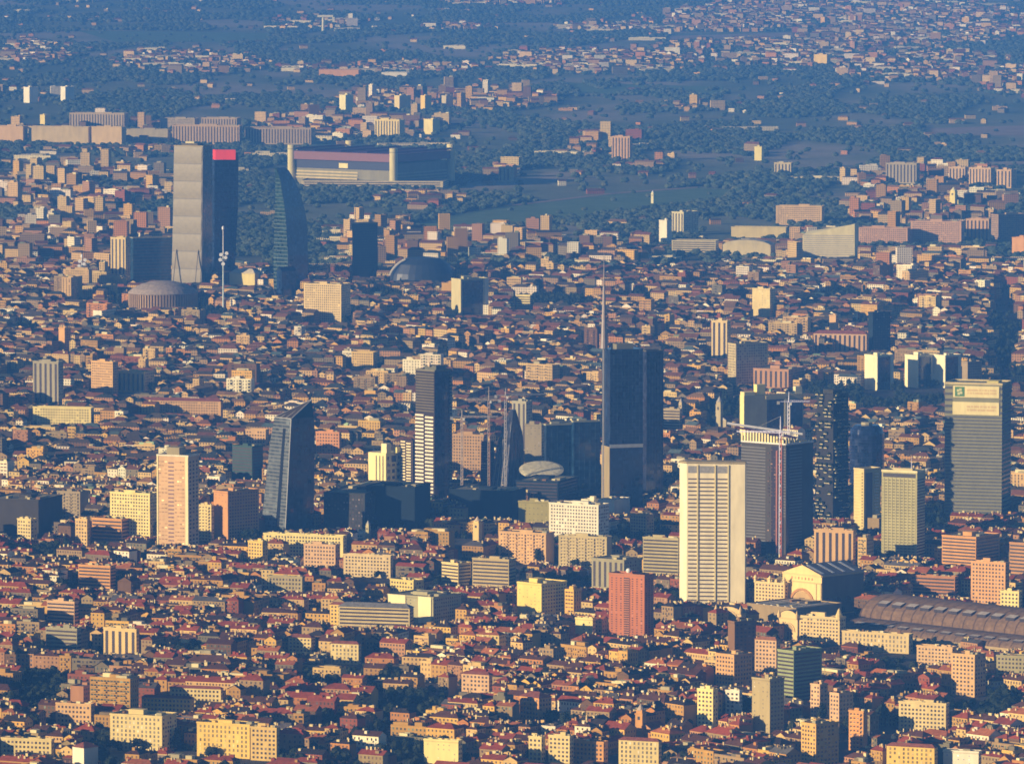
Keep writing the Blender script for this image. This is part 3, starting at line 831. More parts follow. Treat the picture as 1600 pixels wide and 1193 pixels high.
for lab, xl, xm, xr, yt in (('low blue glass office first from left beside the disc canopy', 850, 853, 896, 664), ('low blue glass office beside the spired tower', 893, 896, 938, 659)):
    T = Tower('glass_office', lab, 'office block', [(yt, xl, xm, xr)], 765, 70, (0.012, 0.035, 0.07), 'glass', short='blue glass office', vis=755)
    T.rim(1.2, (0.4, 0.42, 0.42)); T.plant(0.1, 0.9, 0.2, 0.5, 3, (0.5, 0.5, 0.48))
    for i in range(5):
        T.strip('R', i / 5 + 0.01, i / 5 + 0.025, 3, T.h - 1, 0.2, (0.05, 0.09, 0.12), 'glass', 'mullion')
    T.bands('R', 14, 4, T.h - 1, 0.1, 0.0, 1.0, 0.15, (0.03, 0.06, 0.09), 'glass', 'floor_line')

# faceted crystal tower
T = Tower('faceted_tower', 'faceted grey and blue glass tower with a slanting cut roof', 'skyscraper',
          [(654, 428, 455, 490), (690, 421, 453, 491), (832, 406, 446, 489)], 834, 48, (0.085, 0.10, 0.105), 'glass', short='faceted tower', vis=826)
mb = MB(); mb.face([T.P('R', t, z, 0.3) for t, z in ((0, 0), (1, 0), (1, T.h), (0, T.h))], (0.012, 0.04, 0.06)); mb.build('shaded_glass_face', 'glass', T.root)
T.bands('L', 30, 6, T.h - 1, 0.35, 0.02, 0.98, 0.2, (0.13, 0.14, 0.135), 'metal')
T.strip('L', 0.27, 0.40, 3, zat(670, T.Y), 0.5, (0.012, 0.015, 0.02), 'pane', 'dark_slot')
q = T.quad(T.secs[-1])
ap0, ap1 = Vector(q[2]) * 0.86 + Vector(q[3]) * 0.14, Vector(q[3]) * 0.55 + Vector(q[2]) * 0.45
ap0.z = zat(624, T.Y + ap0.y); ap1.z = ap0.z - 4
mb = MB()
mb.face([q[0], q[1], tuple(ap0), tuple(ap1)], (0.05, 0.04, 0.045))
mb.face([q[1], q[2], tuple(ap0)], (0.012, 0.035, 0.05))
mb.face([q[3], q[0], tuple(ap1)], (0.1, 0.1, 0.1))
mb.face([q[2], q[3], tuple(ap1), tuple(ap0)], (0.02, 0.04, 0.05))
mb.build('slanted_roof', 'wall', T.root)
for a, b in ((q[0], q[1]), (q[1], tuple(ap0)), (q[0], tuple(ap1)), (tuple(ap0), tuple(ap1)), (q[1], T.P('L', 0.0, 4, 0.2)),
             (tuple(Vector(q[0]) * 0.66 + Vector(q[1]) * 0.34), tuple(ap1 * 0.66 + ap0 * 0.34)), (tuple(Vector(q[0]) * 0.33 + Vector(q[1]) * 0.67), tuple(ap1 * 0.33 + ap0 * 0.67))):
    mb = MB(); mb.tube(a, b, 0.55, 0.55, (0.36, 0.36, 0.34), 5); mb.build('edge_frame', 'metal', T.root)

# towers wrapped in white balcony bands
T = Tower('banded_tower', 'slim navy tower banded with white balconies on its left face', 'skyscraper', [(580, 649, 679, 706)], 782, 44, (0.045, 0.035, 0.045), short='banded tower', vis=774)
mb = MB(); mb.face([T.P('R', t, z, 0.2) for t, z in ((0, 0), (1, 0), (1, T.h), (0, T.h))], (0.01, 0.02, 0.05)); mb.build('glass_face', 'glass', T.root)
zb, n = zat(648, T.Y), 22
st = (zb - 4) / n
for c, (t0, t1) in enumerate(((0.54, 0.98), (0.03, 0.46))):
    mb = MB(); T.panel(mb, 'L', t0, t1, 4, 4 + st * 0.5, 1.4, (0.82, 0.80, 1.0)); me = mb.mesh('balcony', 'wall')
    for i in range(n):
        link('balcony', me, T.root).location = (0, 0, (i + (0.45 if c == 0 else 0)) * st)
T.bands('L', 14, zb + 2, T.h - 2, 0.4, 0.02, 0.98, 0.6, (0.17, 0.16, 0.15), 'wall', 'balcony')
T.balconies('R', 1, 34, 5, T.h - 3, 0.84, 1.0, 0.9, 1.2, 0.9, (0.35, 0.42, 0.42))
T.plant(0.2, 0.8, 0.3, 0.8, 5, (0.14, 0.15, 0.16)); T.rim(1.5, (0.2, 0.2, 0.2))
mb = MB()
c = T.eL * T.width('L') * 0.5 + T.eR * T.width('R') * 0.25
mb.lathe(c.x, c.y, [(1.4, T.h + 4), (2.0, T.h + 6), (1.2, T.h + 8), (0.1, T.h + 9)], (0.8, 0.6, 0.4), 8); mb.build('water_tank', 'metal', T.root)
T = Tower('banded_tower', 'short dark tower with white balcony slats left of the banded tower', 'tower', [(688, 625, 645, 652)], 768, 44, (0.07, 0.05, 0.06), short='short slatted tower', vis=756)
T.balconies('L', 2, 16, 4, T.h - 1, 0.05, 0.95, 0.8, 1.3, 1.5, (0.82, 0.78, 0.74), True)
T = Tower('white_block', 'white block with narrow dark slots and a framed stair head', 'apartment block', [(708, 575, 603, 626)], 768, 40, (0.86, 0.82, 0.62), short='slotted white block', vis=756)
for i, t in enumerate((0.14, 0.32, 0.52)):
    T.strip('L', t, t + 0.05, 4, T.h - 3, 0.2)
T.grid('R', 3, 5, 4, T.h - 2, 0.6, 0.5)
T.plant(0.05, 0.35, 0.1, 0.4, 10, (0.88, 0.86, 0.78)); T.plant(-0.6 / 3, 0.0, 0.5, 0.9, 6, (0.86, 0.8, 0.5))
mb = MB()
T.panel(mb, 'R', 0.2, 0.8, T.h - 12, T.h - 1, 0.4, (0.85, 0.84, 0.8)); mb.build('frame', 'wall', T.root)
mb = MB(); T.panel(mb, 'R', 0.35, 0.65, T.h - 10, T.h - 3, 0.6, DARK); mb.build('framed_window', 'pane', T.root)

# pink slab with one white edge
T = Tower('slab_tower', 'tall pink slab tower with a thin white right edge and dark slits', 'tower', [(713, 244, 294, 309)], 862, 24, (0.70, 0.50, 0.42), short='tall pink slab', vis=850)
n = 22
for i in range(n):
    z = 6 + (T.h - 10) * i / n
    mb = MB(); T.panel(mb, 'L', 0.46, 0.64, z, z + 1.6, 0.15, (0.28, 0.17, 0.15)); mb.build('window_band', 'pane', T.root)
T.grid('L', 3, n, 6, T.h - 4, 0.75, 0.3, 0.66, 0.97, tint=(0.5, 0.33, 0.28), mat='wall')
T.grid('L', 4, n, 6, T.h - 4, 0.75, 0.3, 0.12, 0.44, tint=(0.5, 0.33, 0.28), mat='wall')
T.strip('L', 0.0, 0.09, 0.5, T.h, 0.5, (0.86, 0.84, 0.76), 'wall', 'white_edge')
T.strip('L', 0.955, 1.0, 0.5, T.h, 0.5, (0.82, 0.76, 0.62), 'wall', 'white_edge')
T.grid('R', 3, n, 6, T.h - 4, 0.5, 0.5)
T.rim(1.2, WHITE); T.plant(0.35, 0.75, 0.2, 0.8, 8, (0.36, 0.33, 0.28))

# grey green tower by the station and its lower neighbour
T = Tower('grid_tower', 'pale green grey tower with a fine window grid and white parapet', 'tower', [(738, 1379, 1433, 1447)], 880, 26, (0.48, 0.48, 0.36), short='green grey tower', vis=868)
T.bands('L', 27, 4, T.h - 7, 0.5, 0.03, 0.97, 0.12, (0.24, 0.23, 0.18), 'wall')
for i in range(9):
    T.strip('L', i / 9 + 0.03, i / 9 + 0.06, 3, T.h - 6, 0.3, (0.46, 0.45, 0.34), 'wall', 'mullion')
T.strip('L', 0.04, 0.96, T.h - 5.5, T.h - 1.5, 0.2, (0.08, 0.07, 0.06)); T.bands('R', 27, 4, T.h - 6, 0.4)
T.rim(1.6, (0.78, 0.74, 0.66)); T.plant(0.2, 0.7, 0.3, 0.7, 3, STONE)
T.mast(0.25, 0.4, 14, 0.4, WHITE)
T = Tower('balcony_tower', 'white edged tower with a brown bay and stepped balconies behind the green grey tower', 'tower', [(734, 1335, 1350, 1377)], 838, 50, (0.62, 0.54, 0.36), short='white edged tower', vis=800)
T.balconies('L', 1, 20, 4, T.h - 1, 0.1, 0.9, 0.9, 1.2, 1.2, (0.70, 0.66, 0.46))
T.strip('R', 0.12, 0.5, 2, T.h - 3, 0.3, (0.20, 0.14, 0.15), 'wall', 'brown_bay'); T.balconies('R', 1, 20, 4, T.h - 2, 0.6, 0.85, 0.8, 1.6, 1.0, WHITE); T.rim(1.4, STONE)

# government tower with two white signs
T = Tower('sign_tower', 'broad ribbed glass tower with two white sign panels at its top', 'skyscraper', [(601, 1478, 1566, 1584)], 815, 17, (0.24, 0.25, 0.22), short='sign tower', vis=798)
z1 = zat(650, T.Y)
T.bands('L', 30, 4, z1, 0.5, 0.0, 1.0, 0.35, (0.12, 0.12, 0.115), 'pane')
T.bands('R', 30, 4, T.h - 2, 0.4, 0.0, 1.0, 0.3, (0.02, 0.03, 0.06), 'glass')
T.bands('L', 5, z1, T.h - 1, 0.4, 0.0, 0.05, 0.4, (0.1, 0.1, 0.1), 'pane'); T.bands('L', 5, z1, T.h - 1, 0.4, 0.87, 1.0, 0.4, (0.1, 0.1, 0.1), 'pane')
for lo, hi, t1 in ((649, 629, 0.86), (622, 604, 0.85)):
    mb = MB(); T.panel(mb, 'L', 0.05, t1, zat(lo, T.Y), zat(hi, T.Y), 1.0, (0.78, 0.73, 0.58)); sg = mb.build('sign_panel', 'wall', T.root)
    mb = MB()
    za, zb = zat(lo, T.Y), zat(hi, T.Y)
    for r, (f0, f1) in enumerate(((0.30, 0.46), (0.56, 0.72))):     # two faint lines of lettering, too small to read
        x = 0.10
        while x < 0.60:
            w = rnd.uniform(0.010, 0.02); T.panel(mb, 'L', x, x + w, za + (zb - za) * f0, za + (zb - za) * f1, 1.1, (0.66, 0.50, 0.40)); x += w + rnd.choice((0.006, 0.006, 0.02))
    mb.build('lettering', 'wall', sg, 'stuff')
mb = MB(); T.panel(mb, 'L', 0.655, 0.82, zat(620.5, T.Y), zat(605.5, T.Y), 1.3, (0.10, 0.24, 0.14)); em = mb.build('green_emblem', 'wall', sg)
mb = MB()
for a in range(4):                                                   # the pale four lobed rose on the green square
    cx_, cz_ = 0.737 + 0.03 * cos(a * pi / 2 + 0.5), zat(613, T.Y) + 2.4 * sin(a * pi / 2 + 0.5)
    T.panel(mb, 'L', cx_ - 0.022, cx_ + 0.022, cz_ - 1.3, cz_ + 1.3, 1.5 + 0.05 * a, (0.6, 0.64, 0.52))
mb.build('emblem_rose', 'wall', sg)
T.rim(1.5, STONE); T.plant(0.1, 0.3, 0.2, 0.6, 3, (0.6, 0.56, 0.3))

# new tower with a raised louvred crown, and the crane before it
T = Tower('crowned_tower', 'grey banded tower with a slanted white louvred crown behind the red crane', 'skyscraper', [(695, 1160, 1228, 1273)], 872, 40, (0.075, 0.07, 0.075), 'wall', short='crowned tower', vis=855)
T.bands('L', 34, 5, T.h - 3, 0.34, 0.45, 1.0, 0.3, (0.12, 0.12, 0.12), 'metal'); T.bands('L', 24, 40, T.h - 3, 0.3, 0.0, 0.06, 0.3, (0.13, 0.12, 0.11), 'metal'); T.bands('R', 34, 5, T.h - 3, 0.3, 0.14, 0.58, 0.3, (0.15, 0.155, 0.155), 'metal')
T.strip('L', 0.17, 0.20, 2, T.h - 6, 1.6, (0.30, 0.08, 0.04), 'metal', 'site_hoist')
T.grid('L', 5, 30, 4, T.h - 4, 0.5, 0.35, 0.06, 0.42, 0.55, (0.09, 0.06, 0.06), 'wall', 0.4, 'bare_floor_edges')
T.strip('L', 0.05, 0.32, 2, T.h - 2, 0.5, (0.03, 0.02, 0.025), 'pane', 'dark_recess'); T.strip('R', 0.0, 0.1, 2, T.h - 2, 0.4, (0.03, 0.025, 0.03), 'pane', 'dark_recess')
mb = MB()
q = [Vector(p) for p in T.quad(T.secs[-1])]
hi, lo = T.h + 15, T.h + 1.5
mb.face([tuple(p) for p in (q[0] + Vector((0, 0, hi - T.h)), q[1] + Vector((0, 0, (hi + lo) / 2 - T.h)), q[2] + Vector((0, 0, lo - T.h)), q[3] + Vector((0, 0, (hi + lo) / 2 - T.h)))], (0.16, 0.12, 0.13))
mb.build('slanted_roof', 'metal', T.root)
for i in range(15):
    t = 1 - i / 15 * 0.98
    hh = 13.5 - 6 * (1 - t)
    mb = MB(); p = q[1] + (q[0] - q[1]) * t; p2 = q[1] + (q[0] - q[1]) * (t - 0.035)
    d = T.n['L'] * 0.5
    mb.slab([tuple(p + d), tuple(p2 + d), tuple(p2 + d + Vector((0, 0, hh))), tuple(p + d + Vector((0, 0, hh)))], T.n['L'], 0.6, (0.85, 0.80, 0.64)); mb.build('louvre', 'wall', T.root)
for i in range(10):
    t = i / 10
    hh = 7 - 5.5 * t
    mb = MB(); p = q[1] + (q[2] - q[1]) * t; p2 = q[1] + (q[2] - q[1]) * (t + 0.06)
    d = T.n['R'] * 0.5
    mb.slab([tuple(p + d), tuple(p2 + d), tuple(p2 + d + Vector((0, 0, hh))), tuple(p + d + Vector((0, 0, hh)))], T.n['R'], 0.6, (0.80, 0.74, 0.6)); mb.build('louvre', 'wall', T.root)
for a, b in ((q[0], q[1]), (q[1], q[2])):
    mb = MB(); mb.tube(tuple(a + Vector((0, 0, .6))), tuple(b + Vector((0, 0, .6))), 0.9, 0.9, (0.8, 0.78, 0.72), 6); mb.build('white_rim', 'metal', T.root)

bz = [Vector((xat(px_, T.Y - 6, zat(py_, T.Y)) - T.X, -6, zat(py_, T.Y))) for px_, py_ in ((1136, 660), (1254, 677))]
mb = MB(); mb.tube(tuple(bz[0]), tuple(bz[1]), 1.3, 1.1, (0.80, 0.77, 0.74), 6); mb.build('roof_beam', 'metal', T.root)
mb = MB(); mb.tube(tuple(bz[0] + Vector((8, 2, -4))), tuple(bz[1] + Vector((-6, 2, -4))), 1.2, 1.2, (0.12, 0.04, 0.05), 6); mb.build('roof_beam', 'metal', T.root)
def crane(label, px, yb, ym, yt, jib, red, Y=None, jl=40, white=WHITE):
    Y = Y or at(px, yb)[1]
    X = xat(px, Y, 0)
    root = thing('tower_crane', label, 'crane', (X, Y, 0))
    z = zat(ym, Y)
    mb = MB()
    for i in range(4):
        mb.tube((-1 + 2 * (i % 2), -1 + 2 * (i // 2), 0), (-1 + 2 * (i % 2), -1 + 2 * (i // 2), z), 0.32, 0.32, red if i % 2 else white, 4)
    s = 0
    while s < z - 5:
        mb.tube((-1, -1, s), (1, -1, s + 4), 0.22, 0.22, red if int(s / 4) % 3 else white, 4)
        mb.tube((1, -1, s), (-1, -1, s + 4), 0.22, 0.22, red if int(s / 4) % 3 else white, 4); s += 4
    mb.build('mast', 'metal', root)
    zt = zat(yt, Y)
    mb = MB(); mb.tube((0, 0, z), (0, 0, zt), 0.7, 0.3, white, 5); mb.build('tower_head', 'metal', root)
    c, sn = cos(jib), sin(jib)
    mb = MB()
    for h in (0, 1.8):
        mb.tube((0, 0, z + h), (jl * c, jl * sn, z + h * 0.4), 0.4, 0.25, white, 4)
    for i in range(10):
        a, b = jl * i / 10, jl * (i + 1) / 10
        mb.tube((a * c, a * sn, z), (b * c, b * sn, z + 1.2), 0.2, 0.2, white, 4)
    mb.tube((0, 0, zt), (jl * 0.7 * c, jl * 0.7 * sn, z + 1), 0.15, 0.15, GREY, 4); mb.build('jib', 'metal', root)
    mb = MB(); mb.tube((0, 0, z + 0.5), (-12 * c, -12 * sn, z + 0.5), 0.5, 0.5, white, 4); mb.box(-11 * c, -11 * sn, z - 2, 3, 3, 3, GREY); mb.build('counterweight', 'metal', root)
    mb = MB(); mb.box(1.8, -1.8, z - 3, 2, 2, 2.6, (0.7, 0.7, 0.66)); mb.build('cab', 'metal', root)
crane('red and white crane mast rising before the crowned tower', 1219, 876, 676, 650, R(165), (0.62, 0.16, 0.07), jl=44)
crane('white crane rising behind the crowned tower crown', 1232, 820, 628, 612, R(10), (0.75, 0.72, 0.68), jl=22)
crane('pale orange crane left of the dark crystal shafts', 764, 780, 625, 604, R(176), (0.36, 0.2, 0.1), jl=60, white=(0.42, 0.34, 0.28))

crane('thin grey crane standing over the dark crystal tower', 790, 784, 618, 606, R(20), (0.3, 0.28, 0.28), jl=46, white=(0.45, 0.43, 0.43))
crane('thin pale crane between the banded tower and the crystal tower', 722, 790, 652, 640, R(8), (0.4, 0.3, 0.22), jl=38, white=(0.5, 0.42, 0.36))
T = Tower('white_office', 'white office with a bright left edge, glass front and yellow roof cabin', 'office block', [(618, 1157, 1163, 1257)], 700, 66, (0.46, 0.42, 0.33), short='white glass office', vis=690)
T.strip('L', 0.0, 1.0, 1, T.h, 0.4, (0.86, 0.8, 0.52), 'wall', 'bright_edge')
T.strip('R', 0.38, 0.66, 1, T.h - 6, 0.4, (0.03, 0.04, 0.06), 'glass', 'glass_front'); T.strip('R', 0.74, 0.98, 1, T.h - 6, 0.4, (0.03, 0.05, 0.09), 'glass', 'glass_front')
T.strip('R', 0.68, 0.72, 1, T.h - 3, 0.8, (0.84, 0.8, 0.74), 'wall', 'white_pier'); T.strip('R', 0.36, 0.72, T.h - 5, T.h - 1, 0.8, (0.6, 0.55, 0.45), 'wall', 'white_lintel')
T.plant(0.1, 0.9, 0.22, 0.36, 12, (0.86, 0.78, 0.44)); T.plant(0.0, 1.0, 0.0, 0.18, 4, (0.82, 0.74, 0.5)); T.plant(0.2, 0.8, 0.88, 0.99, 8, (0.8, 0.76, 0.68))

# the two planted towers
def planted(lab, xl, xm, xr, yt, yb, short):
    T = Tower('planted_tower', lab, 'skyscraper', [(yt, xl, xm, xr)], yb, 45, (0.035, 0.035, 0.05), short=short, vis=yb - 14)
    n = int(T.h / 3.6)
    lf = MB()
    for side in 'LR':
        mb = MB()
        for i in range(n):
            for c in range(4):
                if rnd.random() < 0.5:
                    t = c / 4 + rnd.uniform(0, 0.12); z = 4 + i * 3.6
                    T.panel(mb, side, t, t + 0.17, z, z + 0.9, 2.2, (0.55, 0.53, 0.5))
                    for _ in range(3):
                        p = Vector(T.P(side, t + rnd.uniform(0, 0.17), z + 1.8, 1.6)); r = rnd.uniform(0.9, 1.9)
                        lf.lathe(p.x, p.y, [(0.1, p.z - r), (r, p.z - 0.3 * r), (r * 0.8, p.z + 0.6 * r), (0.1, p.z + r)], (1, 1, 1), 6, rot=rnd.random() * 3)
        mb.build('balconies', 'wall', T.root, 'stuff')
    T.plant(0.2, 0.8, 0.2, 0.8, 4, DARK)
    lf.build('balcony_trees', 'leaf', T.root, 'stuff')
planted('dark planted tower speckled with white balcony edges', 1277, 1302, 1327, 616, 822, 'planted tower')
Y = at(1354, 775)[1]; X = xat(1354, Y + 18, 0)
root = thing('round_tower', 'dark blue tower with a rounded top in the shade of the planted tower', 'tower', (X, Y + 18, 0))
zt = zat(668, Y + 18)
mb = MB(); mb.lathe(0, 0, [(18.5, 0), (18.5, zt - 6), (17, zt - 1), (13, zt + 3), (0.1, zt + 4)], (0.012, 0.02, 0.055), 24); mb.build('wall', 'glass', root)
for i in range(18):
    mb = MB(); mb.lathe(0, 0, [(18.55, 4 + i * (zt - 12) / 18), (18.75, 4.4 + i * (zt - 12) / 18), (18.75, 5.2 + i * (zt - 12) / 18), (18.55, 5.4 + i * (zt - 12) / 18)], (0.02, 0.03, 0.07), 24); mb.build('floor_band', 'glass', root)
mb = MB(); mb.lathe(0, 0, [(6, zt + 3.6), (6, zt + 6), (0.1, zt + 6.2)], (0.4, 0.38, 0.34), 10); mb.build('roof_cabin', 'wall', root)
reserve(1325, 1384, 752, Y, X, Y + 18, 24, 'round dark tower')

# dark crystal shafts behind the disc canopy
T = Tower('crystal_tower', 'dark unfinished glass tower of leaning crystal shafts', 'skyscraper', [(640, 797, 803, 806), (676, 784, 798, 816), (690, 778, 797, 818), (775, 764, 792, 820)], 778, 45, (0.03, 0.035, 0.055), 'glass', short='crystal tower', vis=765)
for i in range(4):
    T.strip('L', 0.1 + i * 0.24, 0.14 + i * 0.24, 3, T.h * (0.86 - 0.1 * i), 0.5, (0.26, 0.25, 0.26), 'metal', 'white_fin')
    T.strip('R', 0.1 + i * 0.24, 0.13 + i * 0.24, 3, T.h * (0.8 - 0.07 * i), 0.5, (0.10, 0.11, 0.14), 'metal', 'white_fin')
T.grid('L', 6, 22, 4, T.h * 0.7, 0.6, 0.4, 0.05, 0.95, 0.4, (0.10, 0.09, 0.10), 'wall', 0.55, 'bare_floor_edges')
T = Tower('crystal_tower', 'short brown unfinished shaft left of the dark crystal tower', 'tower', [(690, 752, 764, 772), (775, 750, 764, 774)], 775, 45, (0.07, 0.05, 0.05), 'wall', short='unfinished shaft', vis=765)
T.grid('L', 3, 20, 4, T.h - 1, 0.7, 0.4, 0.05, 0.95, 0.4, (0.20, 0.15, 0.13), 'wall', 0.3, 'bare_floor_edges')
T.grid('R', 3, 20, 4, T.h - 1, 0.7, 0.4, 0.05, 0.95, 0.4, (0.12, 0.10, 0.10), 'wall', 0.3, 'bare_floor_edges')
for t in (0.1, 0.5, 0.9):
    T.mast(t, 0.3, rnd.uniform(4, 10), 0.5, (0.5, 0.45, 0.42))
Y = at(846, 780)[1]; X = xat(846, Y, 0)
root = thing('canopy_pavilion', 'round pale yellow disc canopy tilted before the blue glass offices', 'pavilion', (X, Y, 0))
zc = zat(733, Y)
mb = MB()
def disc(r, up):
    return [(r * cos(2 * pi * i / 32), r * sin(2 * pi * i / 32) * 0.92, zc + up + r * sin(2 * pi * i / 32) * 0.30) for i in range(32)]
rings = [disc(23.5, -0.8), disc(23.8, 0.0), disc(20, 1.0), disc(10, 1.8), disc(3, 2.0)]
for a, b in zip(rings, rings[1:]):
    for i in range(32):
        mb.face([a[i], a[(i + 1) % 32], b[(i + 1) % 32], b[i]], (0.62, 0.56, 0.36) if i % 4 else (0.5, 0.46, 0.32))
mb.face(rings[-1], (0.56, 0.5, 0.3)); mb.face(rings[0][::-1], GREY)
mb.build('canopy', 'roof', root)
for i in range(8):
    a = 2 * pi * (i + 0.5) / 8
    mb = MB(); mb.tube((15 * cos(a), 14 * sin(a), 0), (15 * cos(a), 14 * sin(a), zc - 1 + 15 * sin(a) * 0.36), 0.6, 0.4, (0.2, 0.19, 0.18), 6); mb.build('column', 'wall', root)
mb = MB(); mb.lathe(0, 0, [(13, 0), (13, zc - 8), (0.1, zc - 8)], (0.012, 0.015, 0.022), 24, 1, 0.9); mb.build('shade_drum', 'glass', root)  # near-black drum, the shadow beneath the canopy put into its colour
reserve(812, 881, 748, Y, X, Y, 28, 'disc canopy')
E('low navy block added for the shade under the disc canopy', 806, 872, 904, 753, 789, 20, NAVY, 'b', 'dark canopy block', 'office_block', 'office block')  # added navy block filling the dark shaded area and hiding the columns

# ---------------------------------------------------------------- the railway station
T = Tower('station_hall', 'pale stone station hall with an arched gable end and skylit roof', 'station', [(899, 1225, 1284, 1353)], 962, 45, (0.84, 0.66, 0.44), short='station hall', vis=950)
f, prof = cover(T, 8.5, 1, (0.13, 0.12, 0.12), (0.84, 0.66, 0.44))
wl, wr = T.width('L'), T.width('R')
for i in range(4):
    u = wr * (0.06 + i * 0.25)
    mb = MB(); g = lambda t, w: Vector(f((wl / 2 * t, 8.5 * t + 0.25), w))
    mb.slab([tuple(g(0.12, u)), tuple(g(0.12, u + 3.4)), tuple(g(0.92, u + 3.4)), tuple(g(0.92, u))], (0, 0, 1), 0.5, (0.62, 0.60, 0.56)); mb.build('skylight', 'metal', T.root)
def arch(T, side, tc, r, z, out, tint, mat, name, n=10, inner=None):
    w = T.width(side); mb = MB()
    op = [(tc + r / w * cos(pi * i / n), z + r * sin(pi * i / n)) for i in range(n + 1)]
    if inner:
        ip = [(tc + inner / w * cos(pi * i / n), z + inner * sin(pi * i / n)) for i in range(n + 1)]
        for i in range(n):
            mb.slab([T.P(side, *op[i], out), T.P(side, *op[i + 1], out), T.P(side, *ip[i + 1], out), T.P(side, *ip[i], out)], T.n[side], out, tint)
    else:
        mb.slab([T.P(side, *p, out) for p in op], T.n[side], out, tint)
    return mb.build(name, mat, T.root)
arch(T, 'L', 0.5, 13, 8, 0.3, (0.50, 0.36, 0.24), 'wall', 'arch_panel'); arch(T, 'L', 0.5, 16, 8, 0.9, (0.46, 0.26, 0.16), 'wall', 'arch_ring', inner=13.6)
T.strip('L', 0.43, 0.57, 6, 15, 0.6, (0.09, 0.06, 0.045)); T.strip('L', 0.27, 0.36, 6, 12, 0.6, (0.12, 0.08, 0.06)); T.strip('L', 0.64, 0.73, 6, 12, 0.6, (0.12, 0.08, 0.06))
T.strip('L', 0.0, 1.0, T.h - 8, T.h - 7, 0.9, (0.64, 0.50, 0.36), 'wall', 'cornice'); T.strip('L', 0.0, 1.0, T.h - 1.4, T.h - 0.2, 1.0, (0.72, 0.60, 0.44), 'wall', 'cornice')
T.grid('L', 7, 1, T.h - 6.5, T.h - 2, 0.35, 0.5, 0.2, 0.8, tint=(0.62, 0.30, 0.2), mat='wall', name='medallions')
for t in (0.03, 0.15, 0.85, 0.97):
    T.strip('L', t - 0.02, t + 0.02, 1, T.h - 8.2, 0.7, (0.74, 0.64, 0.48), 'wall', 'pilaster')
T.strip('R', 0.0, 1.0, 1, T.h - 1.6, 0.15, (0.15, 0.13, 0.13), 'wall', 'painted_side_shade')  # whole right wall tinted dark, its shade put into the colour
for i in range(4):
    arch(T, 'R', 0.14 + i * 0.24, 4.2, 12, 0.3, (0.05, 0.05, 0.06), 'pane', 'arched_window')
T.strip('R', 0, 1, T.h - 1.4, T.h - 0.2, 0.8, (0.5, 0.44, 0.34), 'wall', 'cornice')

def pavilion(lab, xl, xm, xr, ybody, yb, th, rise, tint, short):
    T = Tower('station_pavilion', lab, 'station pavilion', [(ybody, xl, xm, xr)], yb, th, tint, short=short, vis=yb - 4)
    cover(T, rise, 8, (0.18, 0.15, 0.13), tint, 0.4)
    w = T.width('L')
    arch(T, 'L', 0.5, w * 0.3, T.h * 0.45, 0.3, (0.50, 0.38, 0.27), 'wall', 'arch_panel'); arch(T, 'L', 0.5, w * 0.38, T.h * 0.45, 0.7, tuple(q * 0.85 for q in tint), 'wall', 'arch_ring', inner=w * 0.32)
    T.grid('L', 3, 1, 2, T.h * 0.45, 0.5, 0.9, 0.25, 0.75, 0.5, (0.12, 0.08, 0.06))
    T.strip('L', 0, 1, T.h - 0.9, T.h, 0.8, tuple(q * 0.9 for q in tint), 'wall', 'cornice')
    for t in (0.02, 0.98):
        mb = MB(); p = Vector(T.P('L', t, T.h, 0.4)); mb.lathe(p.x, p.y, [(1.6, T.h), (1.6, T.h + 3), (0.9, T.h + 4.5), (0.1, T.h + 7)], tint, 8); mb.build('pinnacle', 'wall', T.root)
    return T
pavilion('arched stone pavilion with a rounded top at the station corner', 1218, 1246, 1256, 966, 1004, 40, 7, (0.76, 0.60, 0.44), 'arched pavilion')
pavilion('low arched pavilion at the far left end of the station', 1119, 1158, 1166, 958, 980, 30, 6, (0.74, 0.58, 0.44), 'low pavilion')
T = E('stone wing with a lit front between the station hall and the white high rise', 1180, 1226, 1236, 912, 950, 35, (0.74, 0.60, 0.44), 'g', 'station wing', name='station_wing', cat='station wing')
mb = MB()
for t in (0.02, 0.5, 0.98):
    p = Vector(T.P('L', t, T.h, -0.5)); mb.lathe(p.x, p.y, [(1.5, T.h), (1.2, T.h + 3), (1.8, T.h + 4), (0.1, T.h + 7)], (0.8, 0.7, 0.52), 8)
mb.build('roof_statues', 'wall', T.root, 'stuff')
def slab_roof(T, n):
    for i in range(n):
        a = i / n
        mb = MB(); q = [Vector(p) for p in T.quad(T.secs[-1])]
        o = q[1] + (q[0] - q[1]) * (a + 0.1 / n); o2 = q[1] + (q[0] - q[1]) * (a + 0.38 / n); e = q[2] - q[1]
        mb.slab([tuple(p + Vector((0, 0, 0.5))) for p in (o + e * 0.1, o2 + e * 0.1, o2 + e * 0.9, o + e * 0.9)], (0, 0, 1), 0.6, (0.66, 0.62, 0.54)); mb.build('skylight', 'metal', T.root)
T = E('flat dark station roof with white skylight strips below the hall', 1170, 1244, 1318, 951, 968, 45, (0.34, 0.27, 0.21), 'n', 'skylight roof', name='station_wing', cat='station wing'); slab_roof(T, 7)
T = E('stone side wing with lit upper cornice right of the arched pavilion', 1250, 1312, 1322, 966, 1000, 30, (0.74, 0.60, 0.44), 'g', 'side wing', name='station_wing', cat='station wing')
T.strip('L', 0, 1, T.h - 1.5, T.h, 0.8, STONE, 'wall', 'cornice')
mb = MB(); p = Vector(T.P('L', 0.04, T.h, -2)); mb.lathe(p.x, p.y, [(3, T.h), (3, T.h + 3), (2, T.h + 5), (1.4, T.h + 7), (0.1, T.h + 9)], (0.74, 0.62, 0.44), 8); mb.build('corner_turret', 'wall', T.root)
